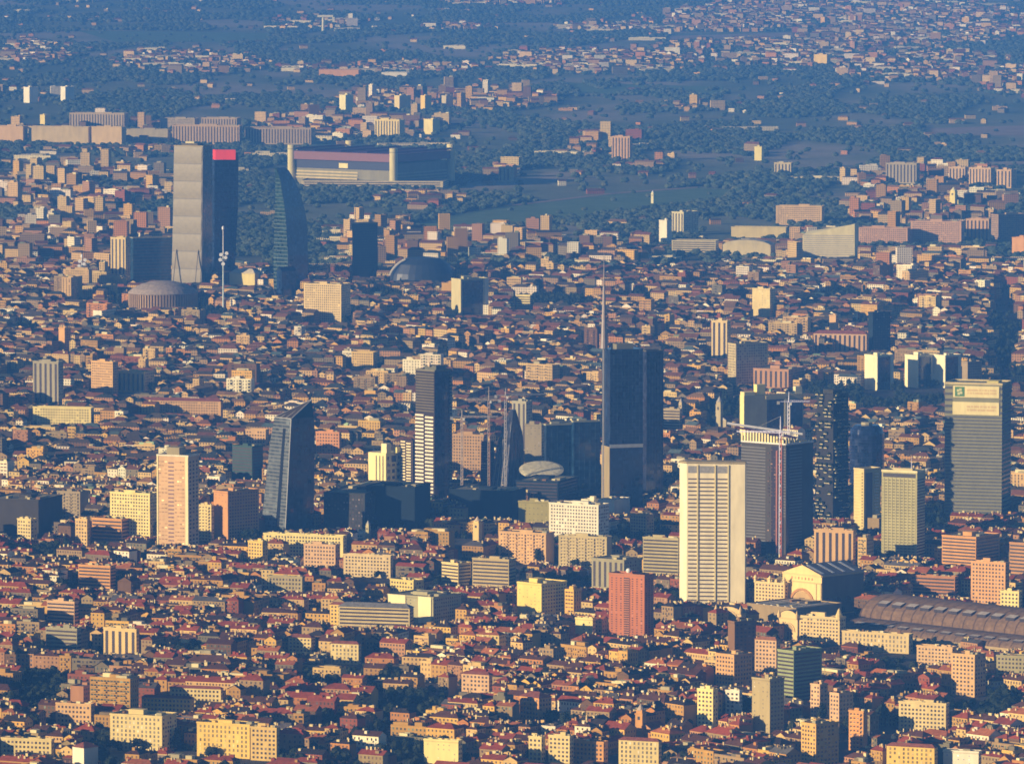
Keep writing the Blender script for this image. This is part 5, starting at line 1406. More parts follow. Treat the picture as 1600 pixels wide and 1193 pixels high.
def lay_block(cx, cy, rot, bw, bd, far):
    c, s = cos(rot), sin(rot)
    W = lambda x, y: (cx + c * x - s * y, cy + s * x + c * y)
    q = rnd.random()
    hb = rnd.choice((14.5, 15.5, 16.5, 16.5, 17.5, 18.5))
    if noise.noise((cx * 0.0045, cy * 0.0022, 5.0)) > 0.36 and q > 0.10:           # gardens between the blocks
        for _ in range(26):
            add_tree(*W(rnd.uniform(-bw / 2, bw / 2), rnd.uniform(-bd / 2, bd / 2)), rnd.uniform(4, 6.8))
        for _ in range(2):
            add_house(*W(rnd.uniform(-bw / 3, bw / 3), rnd.uniform(-bd / 3, bd / 3)), rot, rnd.uniform(14, 30), rnd.uniform(10, 13), rnd.uniform(9, 18))
        return
    if q < 0.03:                                                     # detached taller blocks among trees
        for _ in range(rnd.randint(2, 3)):
            x, y = rnd.uniform(-bw / 3, bw / 3), rnd.uniform(-bd / 3, bd / 3)
            add_house(*W(x, y), rot + rnd.choice((0, 0, pi / 2)), rnd.uniform(22, 46), rnd.uniform(12, 15), rnd.uniform(22, 38), pitched=False)
        for _ in range(8):
            add_tree(*W(rnd.uniform(-bw / 2, bw / 2), rnd.uniform(-bd / 2, bd / 2)), rnd.uniform(4, 6.5))
        return
    if q < 0.10:                                                     # low villas and sheds
        for _ in range(7):
            add_house(*W(rnd.uniform(-bw / 2.3, bw / 2.3), rnd.uniform(-bd / 2.3, bd / 2.3)), rot + rnd.uniform(-0.1, 0.1), rnd.uniform(14, 24), rnd.uniform(10, 13), rnd.uniform(6.5, 12))
        for _ in range(9):
            add_tree(*W(rnd.uniform(-bw / 2, bw / 2), rnd.uniform(-bd / 2, bd / 2)), rnd.uniform(3.5, 6))
        return
    d = rnd.uniform(12.0, 15.0)
    fx = 1.0
    fx = 1.0 if cy < 7900 else 0.78
    row(*W(0, -bd / 2 + d / 2), rot, bw, d, hb, fx)
    row(*W(0, bd / 2 - d / 2), rot, bw, d, hb, fx)
    if bd - 2 * d > 18:
        for sgn in (-1, 1):
            row(*W(sgn * (bw / 2 - d / 2), 0), rot + pi / 2, bd - 2 * d - 0.6, d, hb, fx)
        for _ in range(rnd.randint(3, 6)):
            add_house(*W(rnd.uniform(-bw / 2.6, bw / 4), rnd.uniform(-bd / 7, bd / 7)), rot + rnd.choice((0, pi / 2)), rnd.uniform(12, 22), rnd.uniform(8, 11), rnd.uniform(6, 15))
        for _ in range(rnd.randint(3, 7)):
            add_tree(*W(rnd.uniform(-bw / 2 + d, bw / 2 - d), rnd.uniform(-bd / 2 + d, bd / 2 - d)), rnd.uniform(3.6, 5.8), rnd.uniform(12, 21))

YN, YF = at(CX, 1245)[1], at(CX, 428)[1]
for k, (dx, dy, th) in enumerate(DIST):
    rot = -th
    c, s = cos(rot), sin(rot)
    street = 9.5
    v = -1700.0
    while v < 1700:
        bd = rnd.uniform(38, 58)
        u = -1700.0 + rnd.uniform(0, 60)
        while u < 1700:
            bw = rnd.uniform(62, 120)
            x, y = dx + c * (u + bw / 2) - s * (v + bd / 2), dy + s * (u + bw / 2) + c * (v + bd / 2)
            if YN < y < YF and abs(x) < 0.0725 * y + 230:
                best = min(range(len(DIST)), key=lambda i: (DIST[i][0] - x) ** 2 + ((DIST[i][1] - y) * 0.75) ** 2)
                if best == k:
                    lay_block(x, y, rot, bw, bd, False)
                    if rnd.random() < 0.55:                          # a street lined with trees
                        for i in range(int(bw / 9)):
                            t = u + 4 + i * 9
                            add_tree(dx + c * t - s * (v - street / 2), dy + s * t + c * (v - street / 2), rnd.uniform(3.0, 4.6))
            u += bw + street * rnd.choice((0.8, 1.0, 1.0, 1.6))
        v += bd + street * rnd.choice((0.8, 1.0, 1.0, 1.5))

for a, b, rx, ry in PARKS_AND_SHADE:                                           # the trees of parks and squares, and trees added to darken shaded ground
    X, Y = at(a, b)
    wx, wy = rx * Y / F, ry * Y * Y / (H * F)
    n = int(min(900, pi * wx * wy / 60))
    for _ in range(n):
        r, an = sqrt(rnd.random()), rnd.uniform(0, 2 * pi)
        add_tree(X + wx * r * cos(an), Y + wy * r * sin(an), rnd.uniform(4.5, 7.5))

# what stands beyond the centre: towns among woods
TOWNS = [(130, 300, 170, 42, .45), (120, 385, 170, 55, .75), (640, 385, 130, 40, .5), (812, 386, 72, 24, .95), (960, 395, 110, 25, .5), (1350, 400, 270, 34, .7), (1450, 330, 150, 28, .5), (1450, 285, 140, 26, .45),
         (660, 312, 80, 16, .35), (785, 268, 24, 12, .3), (1070, 310, 60, 14, .18), (200, 220, 220, 28, .45), (540, 200, 170, 22, .45), (950, 232, 70, 20, .22), (690, 160, 190, 18, .55), (40, 150, 60, 8, .2),
         (300, 100, 130, 20, .5), (600, 108, 190, 9, .4), (930, 98, 190, 20, .5), (1200, 95, 160, 12, .5), (1440, 105, 180, 26, .45), (1580, 125, 70, 26, .45), (1320, 40, 330, 50, .5), (480, 36, 90, 14, .22),
         (720, 44, 70, 6, .35), (945, 44, 90, 8, .45), (780, 5, 100, 6, .35), (60, 84, 70, 20, .4), (1240, 70, 260, 22, .3), (1010, 260, 70, 10, .15), (1180, 240, 40, 8, .12), (1090, 170, 40, 5, .5)]
FIELDS = [(640, 352), (700, 338), (800, 320), (960, 301), (1090, 292), (1150, 297), (1130, 312), (960, 334), (800, 352), (700, 362)]
def inside(px, py, poly):
    r, j = False, len(poly) - 1
    for i in range(len(poly)):
        (a, b), (c, d) = poly[i], poly[j]
        if (b > py) != (d > py) and px < (c - a) * (py - b) / (d - b) + a:
            r = not r
        j = i
    return r
def bare(px, py):
    return inside(px, py, FIELDS) or (1045 < px < 1245 and 50 < py < 63) or (1445 < px and 194 < py < 213) or (1405 < px and 253 < py < 263) or \
        (850 < px < 1130 and 128 < py < 150 and noise.noise((px * .02, py * .1, 0)) > -0.1) or (120 < px < 420 and 48 < py < 66)
FAR_TREES = []
y = YF
Y_END = at(CX, -24)[1]
while y < Y_END:
    step = 20.0 * (0.8 + 0.45 * (y - YF) / (Y_END - YF))
    x = -0.0725 * y - 220
    while x < 0.0725 * y + 220:
        gx, gy = x + rnd.uniform(-9, 9), y + rnd.uniform(-9, 9)
        x += step
        px, py = proj(gx, gy)
        if bare(px, py):
            if rnd.random() < 0.012: FAR_TREES.append((gx, gy, rnd.uniform(4, 7)))
            continue
        dens = max([t[4] * max(0.0, min(1.0, 1.9 * (1 - ((px - t[0]) / t[2]) ** 2 - ((py - t[1]) / t[3]) ** 2))) for t in TOWNS] + [0.012])
        dens *= 0.35 + 1.3 * max(0.0, min(1.0, 0.5 + 1.2 * noise.noise((gx * 0.006, gy * 0.0022, 3.0))))
        if rnd.random() < dens * 0.62:
            big = rnd.random() * (0.66 if py < 130 else 1.0)
            hgt = rnd.uniform(6, 14) if big < 0.62 else (rnd.uniform(14, 24) if big < 0.94 else rnd.uniform(26, 44))
            if rnd.random() < 0.05:                                  # a long low shed
                hd = add_house(gx, gy, rnd.choice((-0.3, -0.1, 0.1)), rnd.uniform(45, 120), rnd.uniform(22, 36), rnd.uniform(7, 9), True, False)
                if hd: hd['wall'] = (0.8, 0.76, 0.68); hd['rt'] = rnd.choice(((0.5, 0.48, 0.45), (0.6, 0.57, 0.52), (0.4, 0.26, 0.18)))
                continue
            if dens < 0.08: hgt = rnd.uniform(5, 9)
            w = rnd.uniform(11, 24) if big < 0.62 else rnd.uniform(14, 42)
            add_house(gx, gy, rnd.choice((-0.3, -0.35, -0.6, 0.1, -0.9)) + rnd.uniform(-0.1, 0.1), w if hgt < 25 else rnd.uniform(14, 24), rnd.uniform(9.5, 13.5), hgt, True, None if hgt < 22 else False)
        else:
            if noise.noise((gx * 0.004, gy * 0.0012, 9.0)) < ((0.10 if py > 190 else 0.02) if dens < 0.1 else 0.6) or rnd.random() < 0.05:
                if not blocked(gx, gy, 6):
                    FAR_TREES.append((gx, gy, rnd.uniform(5.0, 9.0) * (0.8 if dens > .2 else 1.0)))
    y += step * 1.35

# ---------------------------------------------------------------- which houses show, and how much (nearer roofs hide what is behind)
order = sorted([(h['y'], 'h', h) for h in HOUSES] + [(t['y'], 't', t) for t in TREES] + [(q[3], 'n', q) for q in NAMED], key=lambda q: q[0])
hor = [1193.0] * 400
for _, k, q in order:
    if k == 'n':
        x0, x1, yt = q[0], q[1], q[2]
    elif k == 'h':
        x0, x1, yt = q['x0'], q['x1'], q['yt']
    else:
        x0, x1, yt = q['px'] - q['r'] * F / q['y'], q['px'] + q['r'] * F / q['y'], q['yt'] + 3
    a, b = max(0, int(x0 / 4)), min(399, int(x1 / 4))
    area = 0.0
    for i in range(a, b + 1):
        g = hor[i] - yt
        if g > 0:
            area += 4 * g
            hor[i] = yt
    if k != 'n':
        q['area'] = area

def faces_seen(h):
    out = []
    for nx, ny in ((0, -1), (1, 0), (-1, 0), (0, 1)):
        c, s = cos(h['rot']), sin(h['rot'])
        wx, wy = c * nx - s * ny, s * nx + c * ny
        if -(wx * h['x'] + wy * h['y']) / sqrt(h['x'] ** 2 + h['y'] ** 2) > 0.06:
            out.append((nx, ny))
    return out

def emit(h, S, detail, ox=0.0, oy=0.0):
    """the house as faces in the builders S: wall, roof, window, balcony, chimney"""
    g = random.Random(h['seed'])
    c, s = cos(h['rot']), sin(h['rot'])
    X0, Y0 = h['x'] - ox, h['y'] - oy
    T = lambda x, y, z: (X0 + c * x - s * y, Y0 + s * x + c * y, z)
    hw, hd, ht = h['w'] / 2, h['d'] / 2, h['h']
    wt, rt = h['wall'], h['rt']
    flat = h['roof'] == 'flat'
    zt = ht + (0.9 if flat else 0.0)
    P = [(-hw, -hd), (hw, -hd), (hw, hd), (-hw, hd)]
    u = 0.0
    for i in range(4):
        (ax, ay), (bx, by) = P[i], P[(i + 1) % 4]
        l = h['w'] if i % 2 == 0 else h['d']
        S['wall'].face([T(ax, ay, -0.3), T(bx, by, -0.3), T(bx, by, zt), T(ax, ay, zt)], wt, [(u, 0), (u + l, 0), (u + l, zt), (u, zt)] if detail == 0 else None)
        u += 3.4 * math.ceil(l / 3.4)
    if flat:
        S['roof'].face([T(x, y, ht) for x, y in P], rt)
        i_ = 0.35
        Q = [(-hw + i_, -hd + i_), (hw - i_, -hd + i_), (hw - i_, hd - i_), (-hw + i_, hd - i_)]
        for i in range(4):
            j = (i + 1) % 4
            S['wall'].face([T(*P[i], zt), T(*P[j], zt), T(*Q[j], zt), T(*Q[i], zt)], tuple(q * 1.05 for q in wt))
            if detail:
                S['wall'].face([T(*Q[j], ht), T(*Q[i], ht), T(*Q[i], zt), T(*Q[j], zt)], wt)
        for _ in range(g.randint(0, 2) if detail == 0 else g.randint(1, 3)):
            bw, bd = g.uniform(0.12, 0.45) * h['w'], g.uniform(0.3, 0.6) * h['d']
            bx, by, bh = g.uniform(-1, 1) * (hw - bw / 2 - 1), g.uniform(-1, 1) * (hd - bd / 2 - 0.8), g.uniform(2.0, 3.6)
            tt = g.choice((wt, wt, (0.75, 0.7, 0.6), (0.4, 0.38, 0.35), rt))
            B = [(bx - bw / 2, by - bd / 2), (bx + bw / 2, by - bd / 2), (bx + bw / 2, by + bd / 2), (bx - bw / 2, by + bd / 2)]
            S['cabin'].prism([T(*p, 0)[:2] for p in B], ht + 0.02, ht + bh, tt)
    else:
        o = 0.6
        rise = hd * g.uniform(0.44, 0.66)
        ze = ht - 0.12
        A = [(-hw - o, -hd - o), (hw + o, -hd - o), (hw + o, hd + o), (-hw - o, hd + o)]
        if h['w'] < h['d']:
            rise = hw * g.uniform(0.44, 0.66)
        gap = 0.0 if h['roof'] == 'gable' else min(hw, hd) * 0.95
        zr = ht + rise
        if h['w'] >= h['d']:
            r0, r1 = (-hw - (o if gap == 0 else -gap), 0), (hw + (o if gap == 0 else -gap), 0)
            fs = [[A[0], A[1], r1, r0], [A[2], A[3], r0, r1], [A[1], A[2], r1], [A[3], A[0], r0]]
        else:
            r0, r1 = (0, -hd - (o if gap == 0 else -gap)), (0, hd + (o if gap == 0 else -gap))
            fs = [[A[1], A[2], r1, r0], [A[3], A[0], r0, r1], [A[0], A[1], r0], [A[2], A[3], r1]]
        for n_, f_ in enumerate(fs):
            if n_ >= 2 and gap == 0:
                e0, e1 = [(max(-hw, min(hw, p[0])), max(-hd, min(hd, p[1]))) for p in f_[:2]]
                m = ((e0[0] + e1[0]) / 2, (e0[1] + e1[1]) / 2)
                S['wall'].face([T(*e0, ht), T(*e1, ht), T(*m, zr - 0.25)], wt)
                continue
            k = g.uniform(0.9, 1.12)
            S['roof'].face([T(*p, zr if p in (r0, r1) else ze) for p in f_], tuple(q * k for q in rt))
        if detail:
            S['roof'].face([T(*p, ze - 0.01) for p in A[::-1]], tuple(q * 0.8 for q in wt))
        lo = max(h['w'], h['d'])
        for _ in range(0 if detail == 0 else g.randint(2, 4 + int(lo / 9))):
            if h['w'] >= h['d']: x, y = g.uniform(-hw + 2, hw - 2), g.uniform(-0.55, 0.35) * hd; zz = zr - rise * abs(y) / hd
            else: x, y = g.uniform(-0.4, 0.5) * hw, g.uniform(-hd + 2, hd - 2); zz = zr - rise * abs(x) / hw
            if g.random() < 0.55:
                cw, cd, chh, tt = g.uniform(0.8, 1.6), g.uniform(0.7, 1.0), g.uniform(1.4, 2.4), g.choice(((0.6, 0.5, 0.38), (0.45, 0.3, 0.2), (0.7, 0.62, 0.5)))
            else:
                cw, cd, chh, tt = g.uniform(1.8, 3.6), g.uniform(2.0, 2.6), g.uniform(1.0, 1.7), g.choice((wt, (0.72, 0.64, 0.5), rt))
            B = [(x - cw / 2, y - cd / 2), (x + cw / 2, y - cd / 2), (x + cw / 2, y + cd / 2), (x - cw / 2, y + cd / 2)]
            S['cabin'].prism([T(*p, 0)[:2] for p in B], zz - 1.2, zz + chh, tt)
    if detail and h.get('area', 1) > 0:
        n = max(1, int((ht - 0.8) / h['st']))
        st = (ht - 0.6) / n
        wtint = g.choice(((0.075, 0.055, 0.045), (0.055, 0.05, 0.05), (0.14, 0.08, 0.045), (0.05, 0.065, 0.05), (0.10, 0.06, 0.04)))
        balc = g.random() < (0.6 if flat else 0.2)
        for nx, ny in faces_seen(h):
            L = h['w'] if nx == 0 else h['d']
            if nx != 0 and g.random() < 0.35:
                continue
            if ny == 0 and g.random() < 0.2 and L < 13: continue
            pit = g.uniform(2.7, 3.7)
            m = max(1, int((L - 1.0) / pit)); pit = (L - 1.0) / m
            ww, wh = g.uniform(1.1, 1.5), g.uniform(1.6, 2.1)
            tx, ty = -ny, nx
            mode = g.random() if flat else 1.0
            if mode < 0.22: ww, wh = pit * 0.78, 1.35
            elif mode < 0.38: ww, wh = pit * 0.34, 2.5
            logg = g.choice((3, 4, 5)) if 0.38 < mode < 0.75 and nx == 0 else 0
            ed = hd if nx == 0 else hw
            ee = lambda a, zz, out: T(nx * (ed + out) + tx * a, ny * (ed + out) + ty * a, zz)
            lt = tuple(min(0.84, v * 1.18) for v in wt)
            S['balcony'].face([ee(-L / 2, ht - 1.0, 0.22), ee(L / 2, ht - 1.0, 0.22), ee(L / 2, ht - 0.25, 0.22), ee(-L / 2, ht - 0.25, 0.22)], lt)
            if g.random() < 0.5:
                S['balcony'].face([ee(-L / 2, st + 0.3, 0.12), ee(L / 2, st + 0.3, 0.12), ee(L / 2, st + 0.7, 0.12), ee(-L / 2, st + 0.7, 0.12)], lt)
            S['window'].face([ee(-L / 2, 0.0, 0.04), ee(L / 2, 0.0, 0.04), ee(L / 2, st, 0.04), ee(-L / 2, st, 0.04)], tuple(v * 0.5 for v in wt))
            for r in range(n):
                z = 0.5 + st * r + (st - wh) * 0.42
                for q in range(m):
                    t = -L / 2 + 0.5 + pit * (q + 0.5)
                    k = g.uniform(0.6, 1.6)
                    if g.random() < 0.05: continue
                    if g.random() < 0.10: k *= 3.2
                    f = lambda a, zz, out=0.07: T(nx * (ed + out) + tx * a, ny * (ed + out) + ty * a, zz)
                    if logg and q % logg == 1:                       # a loggia behind a pale parapet
                        lw, l0 = pit * 0.42, 0.5 + st * r
                        S['window'].face([f(t - lw, l0 + 0.2), f(t + lw, l0 + 0.2), f(t + lw, l0 + st - 0.35), f(t - lw, l0 + st - 0.35)], (0.035, 0.03, 0.03))
                        S['balcony'].face([f(t - lw, l0 + 0.1, 0.16), f(t + lw, l0 + 0.1, 0.16), f(t + lw, l0 + 1.15, 0.16), f(t - lw, l0 + 1.15, 0.16)], lt)
                        continue
                    S['window'].face([f(t - ww / 2, z), f(t + ww / 2, z), f(t + ww / 2, z + wh), f(t - ww / 2, z + wh)], tuple(v * k for v in wtint))
                if balc and r > 0 and nx == 0:
                    zz = 0.5 + st * r - 0.1
                    for q in range(0, m - 1, 3):
                        a0 = -L / 2 + 0.5 + pit * q + 0.3; a1 = a0 + pit * 1.8
                        b = lambda a, zq, out: T(tx * a, ny * (ed + out) + ty * a, zq)
                        bt = tuple(min(0.82, v * 1.12) for v in wt)
                        S['balcony'].face([b(a0, zz, 1.3), b(a1, zz, 1.3), b(a1, zz + 1.1, 1.3), b(a0, zz + 1.1, 1.3)], bt)
                        S['balcony'].face([b(a1, zz, 1.3), b(a1, zz, 0), b(a1, zz + 1.1, 0), b(a1, zz + 1.1, 1.3)], bt)
                        S['balcony'].face([b(a0, zz, 0), b(a0, zz, 1.3), b(a0, zz + 1.1, 1.3), b(a0, zz + 1.1, 0)], bt)
                        S['balcony'].face([b(a0, zz, 0), b(a1, zz, 0), b(a1, zz, 1.3), b(a0, zz, 1.3)], bt)

class Cabins:
    """each box on a roof as a mesh of its own"""
    def __init__(s):
        s.all = []
    def prism(s, *a):
        mb = MB(); mb.prism(*a); s.all.append(mb)

class Sub(MB):
    """a view of a larger mesh: its faces carry one of that mesh's materials"""
    def __init__(s, big, idx):
        s.big, s.idx = big, idx
    def face(s, pts, tint, uv=None):
        MB.face(s.big, pts, tint, uv)
        s.big.mi.append(s.idx)
def joined(mats):
    big = MB(); big.mi = []
    return big, [Sub(big, i) for i in range(len(mats))]
def build_joined(big, mats, name):
    me = big.mesh(name, mats[0])
    for m in mats[1:]:
        me.materials.append(M[m])
    me.polygons.foreach_set('material_index', big.mi)
    return link(name, me, None, 'stuff')

# the 300 of either kind that show largest are things of their own
vis = [h for h in HOUSES if h['area'] > 30 and not h['far'] and 0 < h['px'] < 1600 and h['yt'] < 1188]
tiled = sorted([h for h in vis if h['roof'] != 'flat'], key=lambda h: -h['area'])[:300]
flats = sorted([h for h in vis if h['roof'] == 'flat'], key=lambda h: -h['area'])[:300]

ORD = ['first', 'second', 'third', 'fourth', 'fifth', 'sixth', 'seventh', 'eighth', 'ninth', 'tenth', 'eleventh', 'twelfth', 'thirteenth', 'fourteenth', 'fifteenth', 'sixteenth', 'seventeenth', 'eighteenth', 'nineteenth', 'twentieth']
shorts = [q[6] for q in NAMED]
ANCH = [(0.5 * (q[0] + q[1]), q[2] - 8, q[6]) for q in NAMED if shorts.count(q[6]) == 1 and 0 < 0.5 * (q[0] + q[1]) < 1600]
def place_labels(items, noun):
    groups = {}
    for h in items:
        px, py = h['px'], 0.5 * (h['yt'] + min(1193, h['yb']))
        a = min(ANCH, key=lambda q: (q[0] - px) ** 2 + ((q[1] - py) * 1.6) ** 2)
        dx, dy = px - a[0], (py - a[1]) * 1.6
        side = ('left of' if dx < 0 else 'right of') if abs(dx) > abs(dy) else ('behind' if dy < 0 else 'in front of')
        groups.setdefault((a[2], side, h['wname']), []).append((dx * dx + dy * dy, h, side, a[2]))
    for (_, side, wn), g in groups.items():
        g.sort(key=lambda q: q[0])
        for i, (_, h, sd, an) in enumerate(g):
            rn = ('%s %s roof' % (h['rname'], {'hip': 'hipped', 'gable': 'gabled', 'flat': 'flat'}[h['roof']]))
            n_ = ORD[i] if i < 20 else 'further'
            h['label'] = ('%s %s with %s, %s %s the %s' % (wn, noun, rn, n_ if len(g) > 1 else 'just', sd, an))
place_labels(tiled, 'house')
place_labels(flats, 'block')
for sel, nm, cat, grp in ((tiled, 'town_house', 'town house', 'tiled town houses'), (flats, 'apartment_house', 'apartment house', 'flat roofed apartment houses')):
    for h in sel:
        h['own'] = True
        S = {k: MB() for k in ('wall', 'roof', 'window', 'balcony')}
        S['cabin'] = Cabins() if h['roof'] == 'flat' else MB()
        emit(h, S, 2, h['x'], h['y'])
        root = thing(nm, h['label'], cat, (h['x'], h['y'], 0), grp)
        S['wall'].build('wall', 'wall', root)
        S['roof'].build('roof', 'roof', root)
        S['window'].build('windows', 'pane', root, 'stuff')
        S['balcony'].build('balconies', 'wall', root, 'stuff')
        if h['roof'] == 'flat':
            for mb in S['cabin'].all:
                mb.build('roof_cabin', 'wall', root)
        else:
            S['cabin'].build('chimneys', 'wall', root, 'stuff')

YW = at(CX, 745)[1]
mats = ['wall', 'roof', 'pane', 'farwall']
big, sub = joined(mats)
near_s = dict(wall=sub[0], roof=sub[1], window=sub[2], balcony=sub[0], cabin=sub[0])
far_s = dict(wall=sub[3], roof=sub[1], window=sub[2], balcony=sub[0], cabin=sub[0])
fbig, fsub = joined(mats)
dist_s = dict(wall=fsub[3], roof=fsub[1], window=fsub[2], balcony=fsub[0], cabin=fsub[0])
for h in HOUSES:
    if h.get('own'):
        continue
    if h['far']:
        emit(h, dist_s, 0)
    elif h['y'] < YW and h['area'] > 0:
        emit(h, near_s, 1)
    else:
        emit(h, far_s, 0)
build_joined(big, mats, 'city_houses')
build_joined(fbig, mats, 'suburb_houses')
print('houses', len(HOUSES), 'own', len(tiled), len(flats), 'faces', len(big.f), len(fbig.f), 'trees', len(TREES), len(FAR_TREES))
# ---------------------------------------------------------------- trees
def crown(seed, blobs, leaves, slim=1.0, n=6, rings_=5):
    """a crown one metre in radius standing on the origin: dark inner lumps and leaf clumps scattered through the volume"""
    g = random.Random(seed)
    mb = MB()
    W1 = (1, 1, 1)
    cs = []
    for i in range(blobs):
        a, r = g.uniform(0, 2 * pi), g.uniform(0.1, 0.5)
        q = (r * cos(a), r * sin(a), g.uniform(0.55, 1.45), g.uniform(0.38, 0.6))
        cs.append(q)
        rings = []
        for k in range(rings_):
            f = pi * k / (rings_ - 1)
            rings.append([(q[0] + q[3] * max(0.04, sin(f)) * cos(2 * pi * j / n + k) * g.uniform(0.8, 1.2), q[1] + q[3] * max(0.04, sin(f)) * sin(2 * pi * j / n + k) * g.uniform(0.8, 1.2),
                           (q[2] - q[3] * cos(f)) * slim) for j in range(n)])
        for A, B in zip(rings, rings[1:]):
            for j in range(n):
                mb.face([A[j], A[(j + 1) % n], B[(j + 1) % n], B[j]], W1)
    for _ in range(leaves):
        q = g.choice(cs)
        v = Vector((g.gauss(0, 1), g.gauss(0, 1), g.gauss(0, 1))).normalized()
        p = Vector(q[:3]) + v * q[3] * g.uniform(0.85, 1.35)
        p.z *= slim
        t1 = Vector((g.gauss(0, 1), g.gauss(0, 1), g.gauss(0, 1))).normalized()
        t2 = v.cross(t1).normalized()
        sz = g.uniform(0.08, 0.17)
        mb.face([tuple(p - t1 * sz), tuple(p + t2 * sz), tuple(p + t1 * sz), tuple(p - t2 * sz)], W1)
    return mb

TREES.sort(key=lambda t: -t['area'])
own = [t for t in TREES if t['area'] > 12 and 0 < t['px'] < 1600 and t['yt'] < 1185][:300]
protos = [crown(s, 7, 170) for s in range(6)]
crowns = [p.mesh('crown', 'leaf') for p in protos]
tm = MB(); tm.tube((0, 0, -0.2), (0.02, 0, 1.0), 0.09, 0.05, (1, 1, 1), 7); tm.tube((0.01, 0, 0.6), (0.28, 0.1, 0.95), 0.05, 0.02, (1, 1, 1), 5); tm.tube((0.01, 0, 0.55), (-0.25, -0.12, 0.9), 0.05, 0.02, (1, 1, 1), 5)
trunk_me = tm.mesh('trunk', 'bark')
tg = {}
for t in own:
    px, py = t['px'], 0.5 * (t['yt'] + min(1193, t['py']))
    a = min(ANCH, key=lambda q: (q[0] - px) ** 2 + ((q[1] - py) * 1.6) ** 2)
    dx, dy = px - a[0], (py - a[1]) * 1.6
    side = ('left of' if dx < 0 else 'right of') if abs(dx) > abs(dy) else ('behind' if dy < 0 else 'in front of')
    tg.setdefault((side, a[2]), []).append((px, t))
i = 0
for (side, an), g in tg.items():
    g.sort(key=lambda q: q[0])
    for n, (px, t) in enumerate(g):
        if len(g) == 1: lab = 'single dark leafy tree %s the %s' % (side, an)
        elif len(g) <= 20: lab = 'dark leafy tree, %s from the left of those %s the %s' % (ORD[n], side, an)
        else: lab = 'dark leafy tree in the dense clump %s the %s' % (side, an)
        root = thing('broadleaf_tree', lab, 'tree', (t['x'], t['y'], 0), 'trees %s the %s' % (side, an))
        k = t['r'] * 1.12
        hz_ = max(0.0, t['h'] - 2.0 * k)
        tr = link('trunk', trunk_me, root); tr.scale = (t['h'] * 0.5,) * 3
        cr = link('crown', crowns[i % 6], root); cr.scale = (k, k, (t['h'] - hz_ * 0.6) / 2.0); cr.location = (0, 0, hz_ * 0.5 - 0.08 * t['h']); cr.rotation_euler = (0, 0, rnd.uniform(0, 6.28))
        t['own'] = True
        i += 1
cyp = crown(40, 9, 220, 2.6).mesh('crown', 'leaf')
for lab, px, yb, r in (('dark pointed cypress at the right end of the long yellow block', 402, 1180, 4.6), ('tall dark cypress between the pink gabled house and its neighbour', 1284, 1136, 4.4), ('slim dark cypress at the bottom right of the tall cream block', 276, 1172, 4.0)):
    X, Y = at(px, yb)
    root = thing('cypress_tree', lab, 'tree', (X, Y, 0), 'cypresses')
    tr = link('trunk', trunk_me, root); tr.scale = (5, 5, 5)
    cr = link('crown', cyp, root); cr.scale = (r, r, r * 0.95)

lows = [crown(60 + s, 3, 34, 1.0, 5, 4) for s in range(6)]
tiny = [crown(80 + s, 2, 12, 1.0, 5, 4) for s in range(6)]
big = MB()
n = 0
for t in TREES:
    if t.get('own'):
        continue
    if t['area'] <= 0 and (0 < t['px'] < 1600 or n % 3): n += 1; continue
    pr = (lows if t['y'] < 7700 else tiny)[n % 6]; n += 1
    a = rnd.uniform(0, 6.28); c, s = cos(a) * t['r'] * 1.1, sin(a) * t['r'] * 1.1
    b0 = len(big.v); zs = t['h'] / 2.0
    x, y = t['x'], t['y']
    big.v.extend([(x + c * p[0] - s * p[1], y + s * p[0] + c * p[1], p[2] * zs) for p in pr.v])
    big.f.extend([tuple(i + b0 for i in f) for f in pr.f])
big.t = [(1, 1, 1)] * len(big.f); big.uv = [None] * len(big.f)
big.build('city_trees', 'leaf', None, 'stuff')

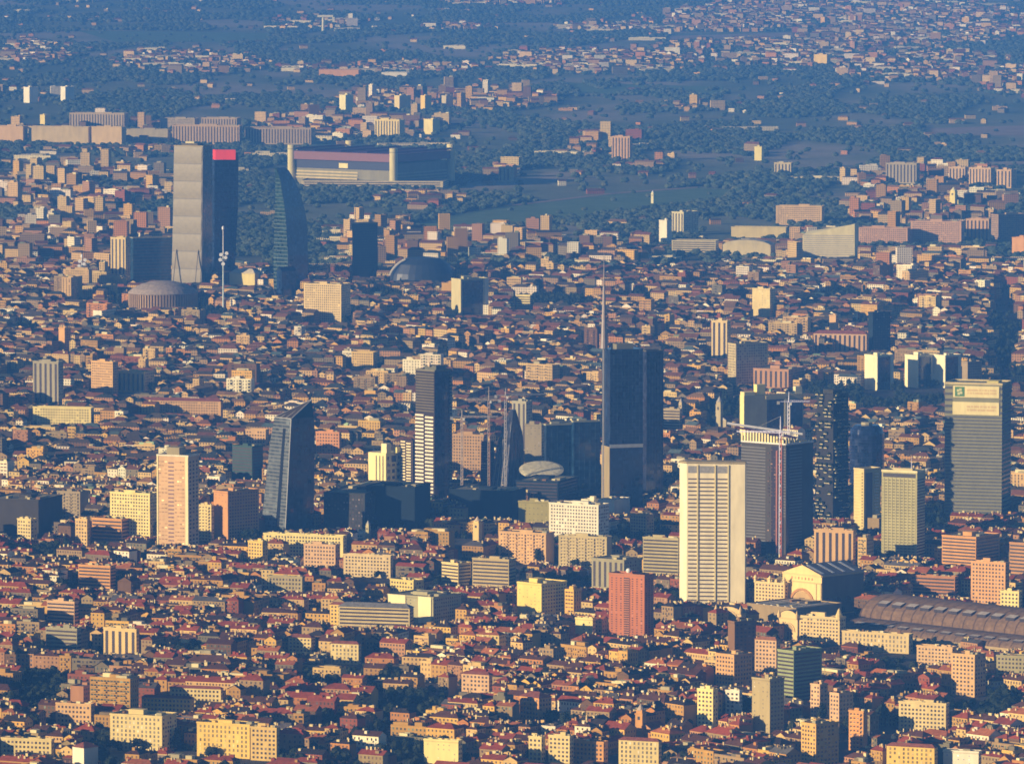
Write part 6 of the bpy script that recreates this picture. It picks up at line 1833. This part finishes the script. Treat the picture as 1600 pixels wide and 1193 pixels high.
def far_woods():
    me = bpy.data.meshes.new('far_woods')
    me.from_pydata([(x, y, 0) for x, y, r in FAR_TREES], [], [])
    a = me.attributes.new('size', 'FLOAT', 'POINT')
    a.data.foreach_set('value', [r for _, _, r in FAR_TREES])
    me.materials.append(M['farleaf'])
    o = link('far_woods', me, None, 'stuff')
    ng = bpy.data.node_groups.new('woods', 'GeometryNodeTree')
    ng.interface.new_socket('Geometry', in_out='INPUT', socket_type='NodeSocketGeometry')
    ng.interface.new_socket('Geometry', in_out='OUTPUT', socket_type='NodeSocketGeometry')
    N, L = ng.nodes, ng.links
    gi, go = N.new('NodeGroupInput'), N.new('NodeGroupOutput')
    join = N.new('GeometryNodeGeometryToInstance')
    for k in range(3):                                               # three uneven crown shapes
        ico = N.new('GeometryNodeMeshIcoSphere'); ico.inputs['Radius'].default_value = 1.0; ico.inputs['Subdivisions'].default_value = 3
        sp = N.new('GeometryNodeSetPosition')
        nz = N.new('ShaderNodeTexNoise'); nz.noise_dimensions = '4D'; nz.inputs['W'].default_value = k * 5.0; nz.inputs['Scale'].default_value = 1.7; nz.inputs['Detail'].default_value = 3.0
        pos = N.new('GeometryNodeInputPosition'); L.new(pos.outputs[0], nz.inputs['Vector'])
        mr = N.new('ShaderNodeMapRange'); mr.inputs[1].default_value = 0.25; mr.inputs[2].default_value = 0.75; mr.inputs[3].default_value = 0.6; mr.inputs[4].default_value = 1.35
        L.new(nz.outputs[0], mr.inputs[0])
        sc = N.new('ShaderNodeVectorMath'); sc.operation = 'SCALE'; L.new(pos.outputs[0], sc.inputs[0]); L.new(mr.outputs[0], sc.inputs['Scale'])
        L.new(ico.outputs[0], sp.inputs[0]); L.new(sc.outputs[0], sp.inputs['Position'])
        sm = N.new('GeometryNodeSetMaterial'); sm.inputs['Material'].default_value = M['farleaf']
        L.new(sp.outputs[0], sm.inputs[0]); L.new(sm.outputs[0], join.inputs[0])
    iop = N.new('GeometryNodeInstanceOnPoints'); iop.inputs['Pick Instance'].default_value = True
    L.new(gi.outputs[0], iop.inputs['Points']); L.new(join.outputs[0], iop.inputs['Instance'])
    na = N.new('GeometryNodeInputNamedAttribute'); na.data_type = 'FLOAT'; na.inputs['Name'].default_value = 'size'
    rv = N.new('FunctionNodeRandomValue'); rv.data_type = 'FLOAT_VECTOR'; rv.inputs[0].default_value = (0, 0, 0); rv.inputs[1].default_value = (0.3, 0.3, 6.28)
    cx = N.new('ShaderNodeCombineXYZ'); m = N.new('ShaderNodeMath'); m.operation = 'MULTIPLY'; m.inputs[1].default_value = 0.6
    L.new(na.outputs[0], m.inputs[0]); L.new(na.outputs[0], cx.inputs[0]); L.new(na.outputs[0], cx.inputs[1]); L.new(m.outputs[0], cx.inputs[2])
    L.new(cx.outputs[0], iop.inputs['Scale']); L.new(rv.outputs[0], iop.inputs['Rotation'])
    off = N.new('GeometryNodeTranslateInstances'); off.inputs['Local Space'].default_value = False
    cz = N.new('ShaderNodeCombineXYZ'); m2 = N.new('ShaderNodeMath'); m2.operation = 'MULTIPLY'; m2.inputs[1].default_value = 0.55
    na2 = N.new('GeometryNodeInputNamedAttribute'); na2.data_type = 'FLOAT'; na2.inputs['Name'].default_value = 'size'
    L.new(na2.outputs[0], m2.inputs[0]); L.new(m2.outputs[0], cz.inputs[2])
    L.new(iop.outputs[0], off.inputs[0]); L.new(cz.outputs[0], off.inputs['Translation'])
    L.new(off.outputs[0], go.inputs[0])
    md = o.modifiers.new('woods', 'NODES'); md.node_group = ng
far_woods()
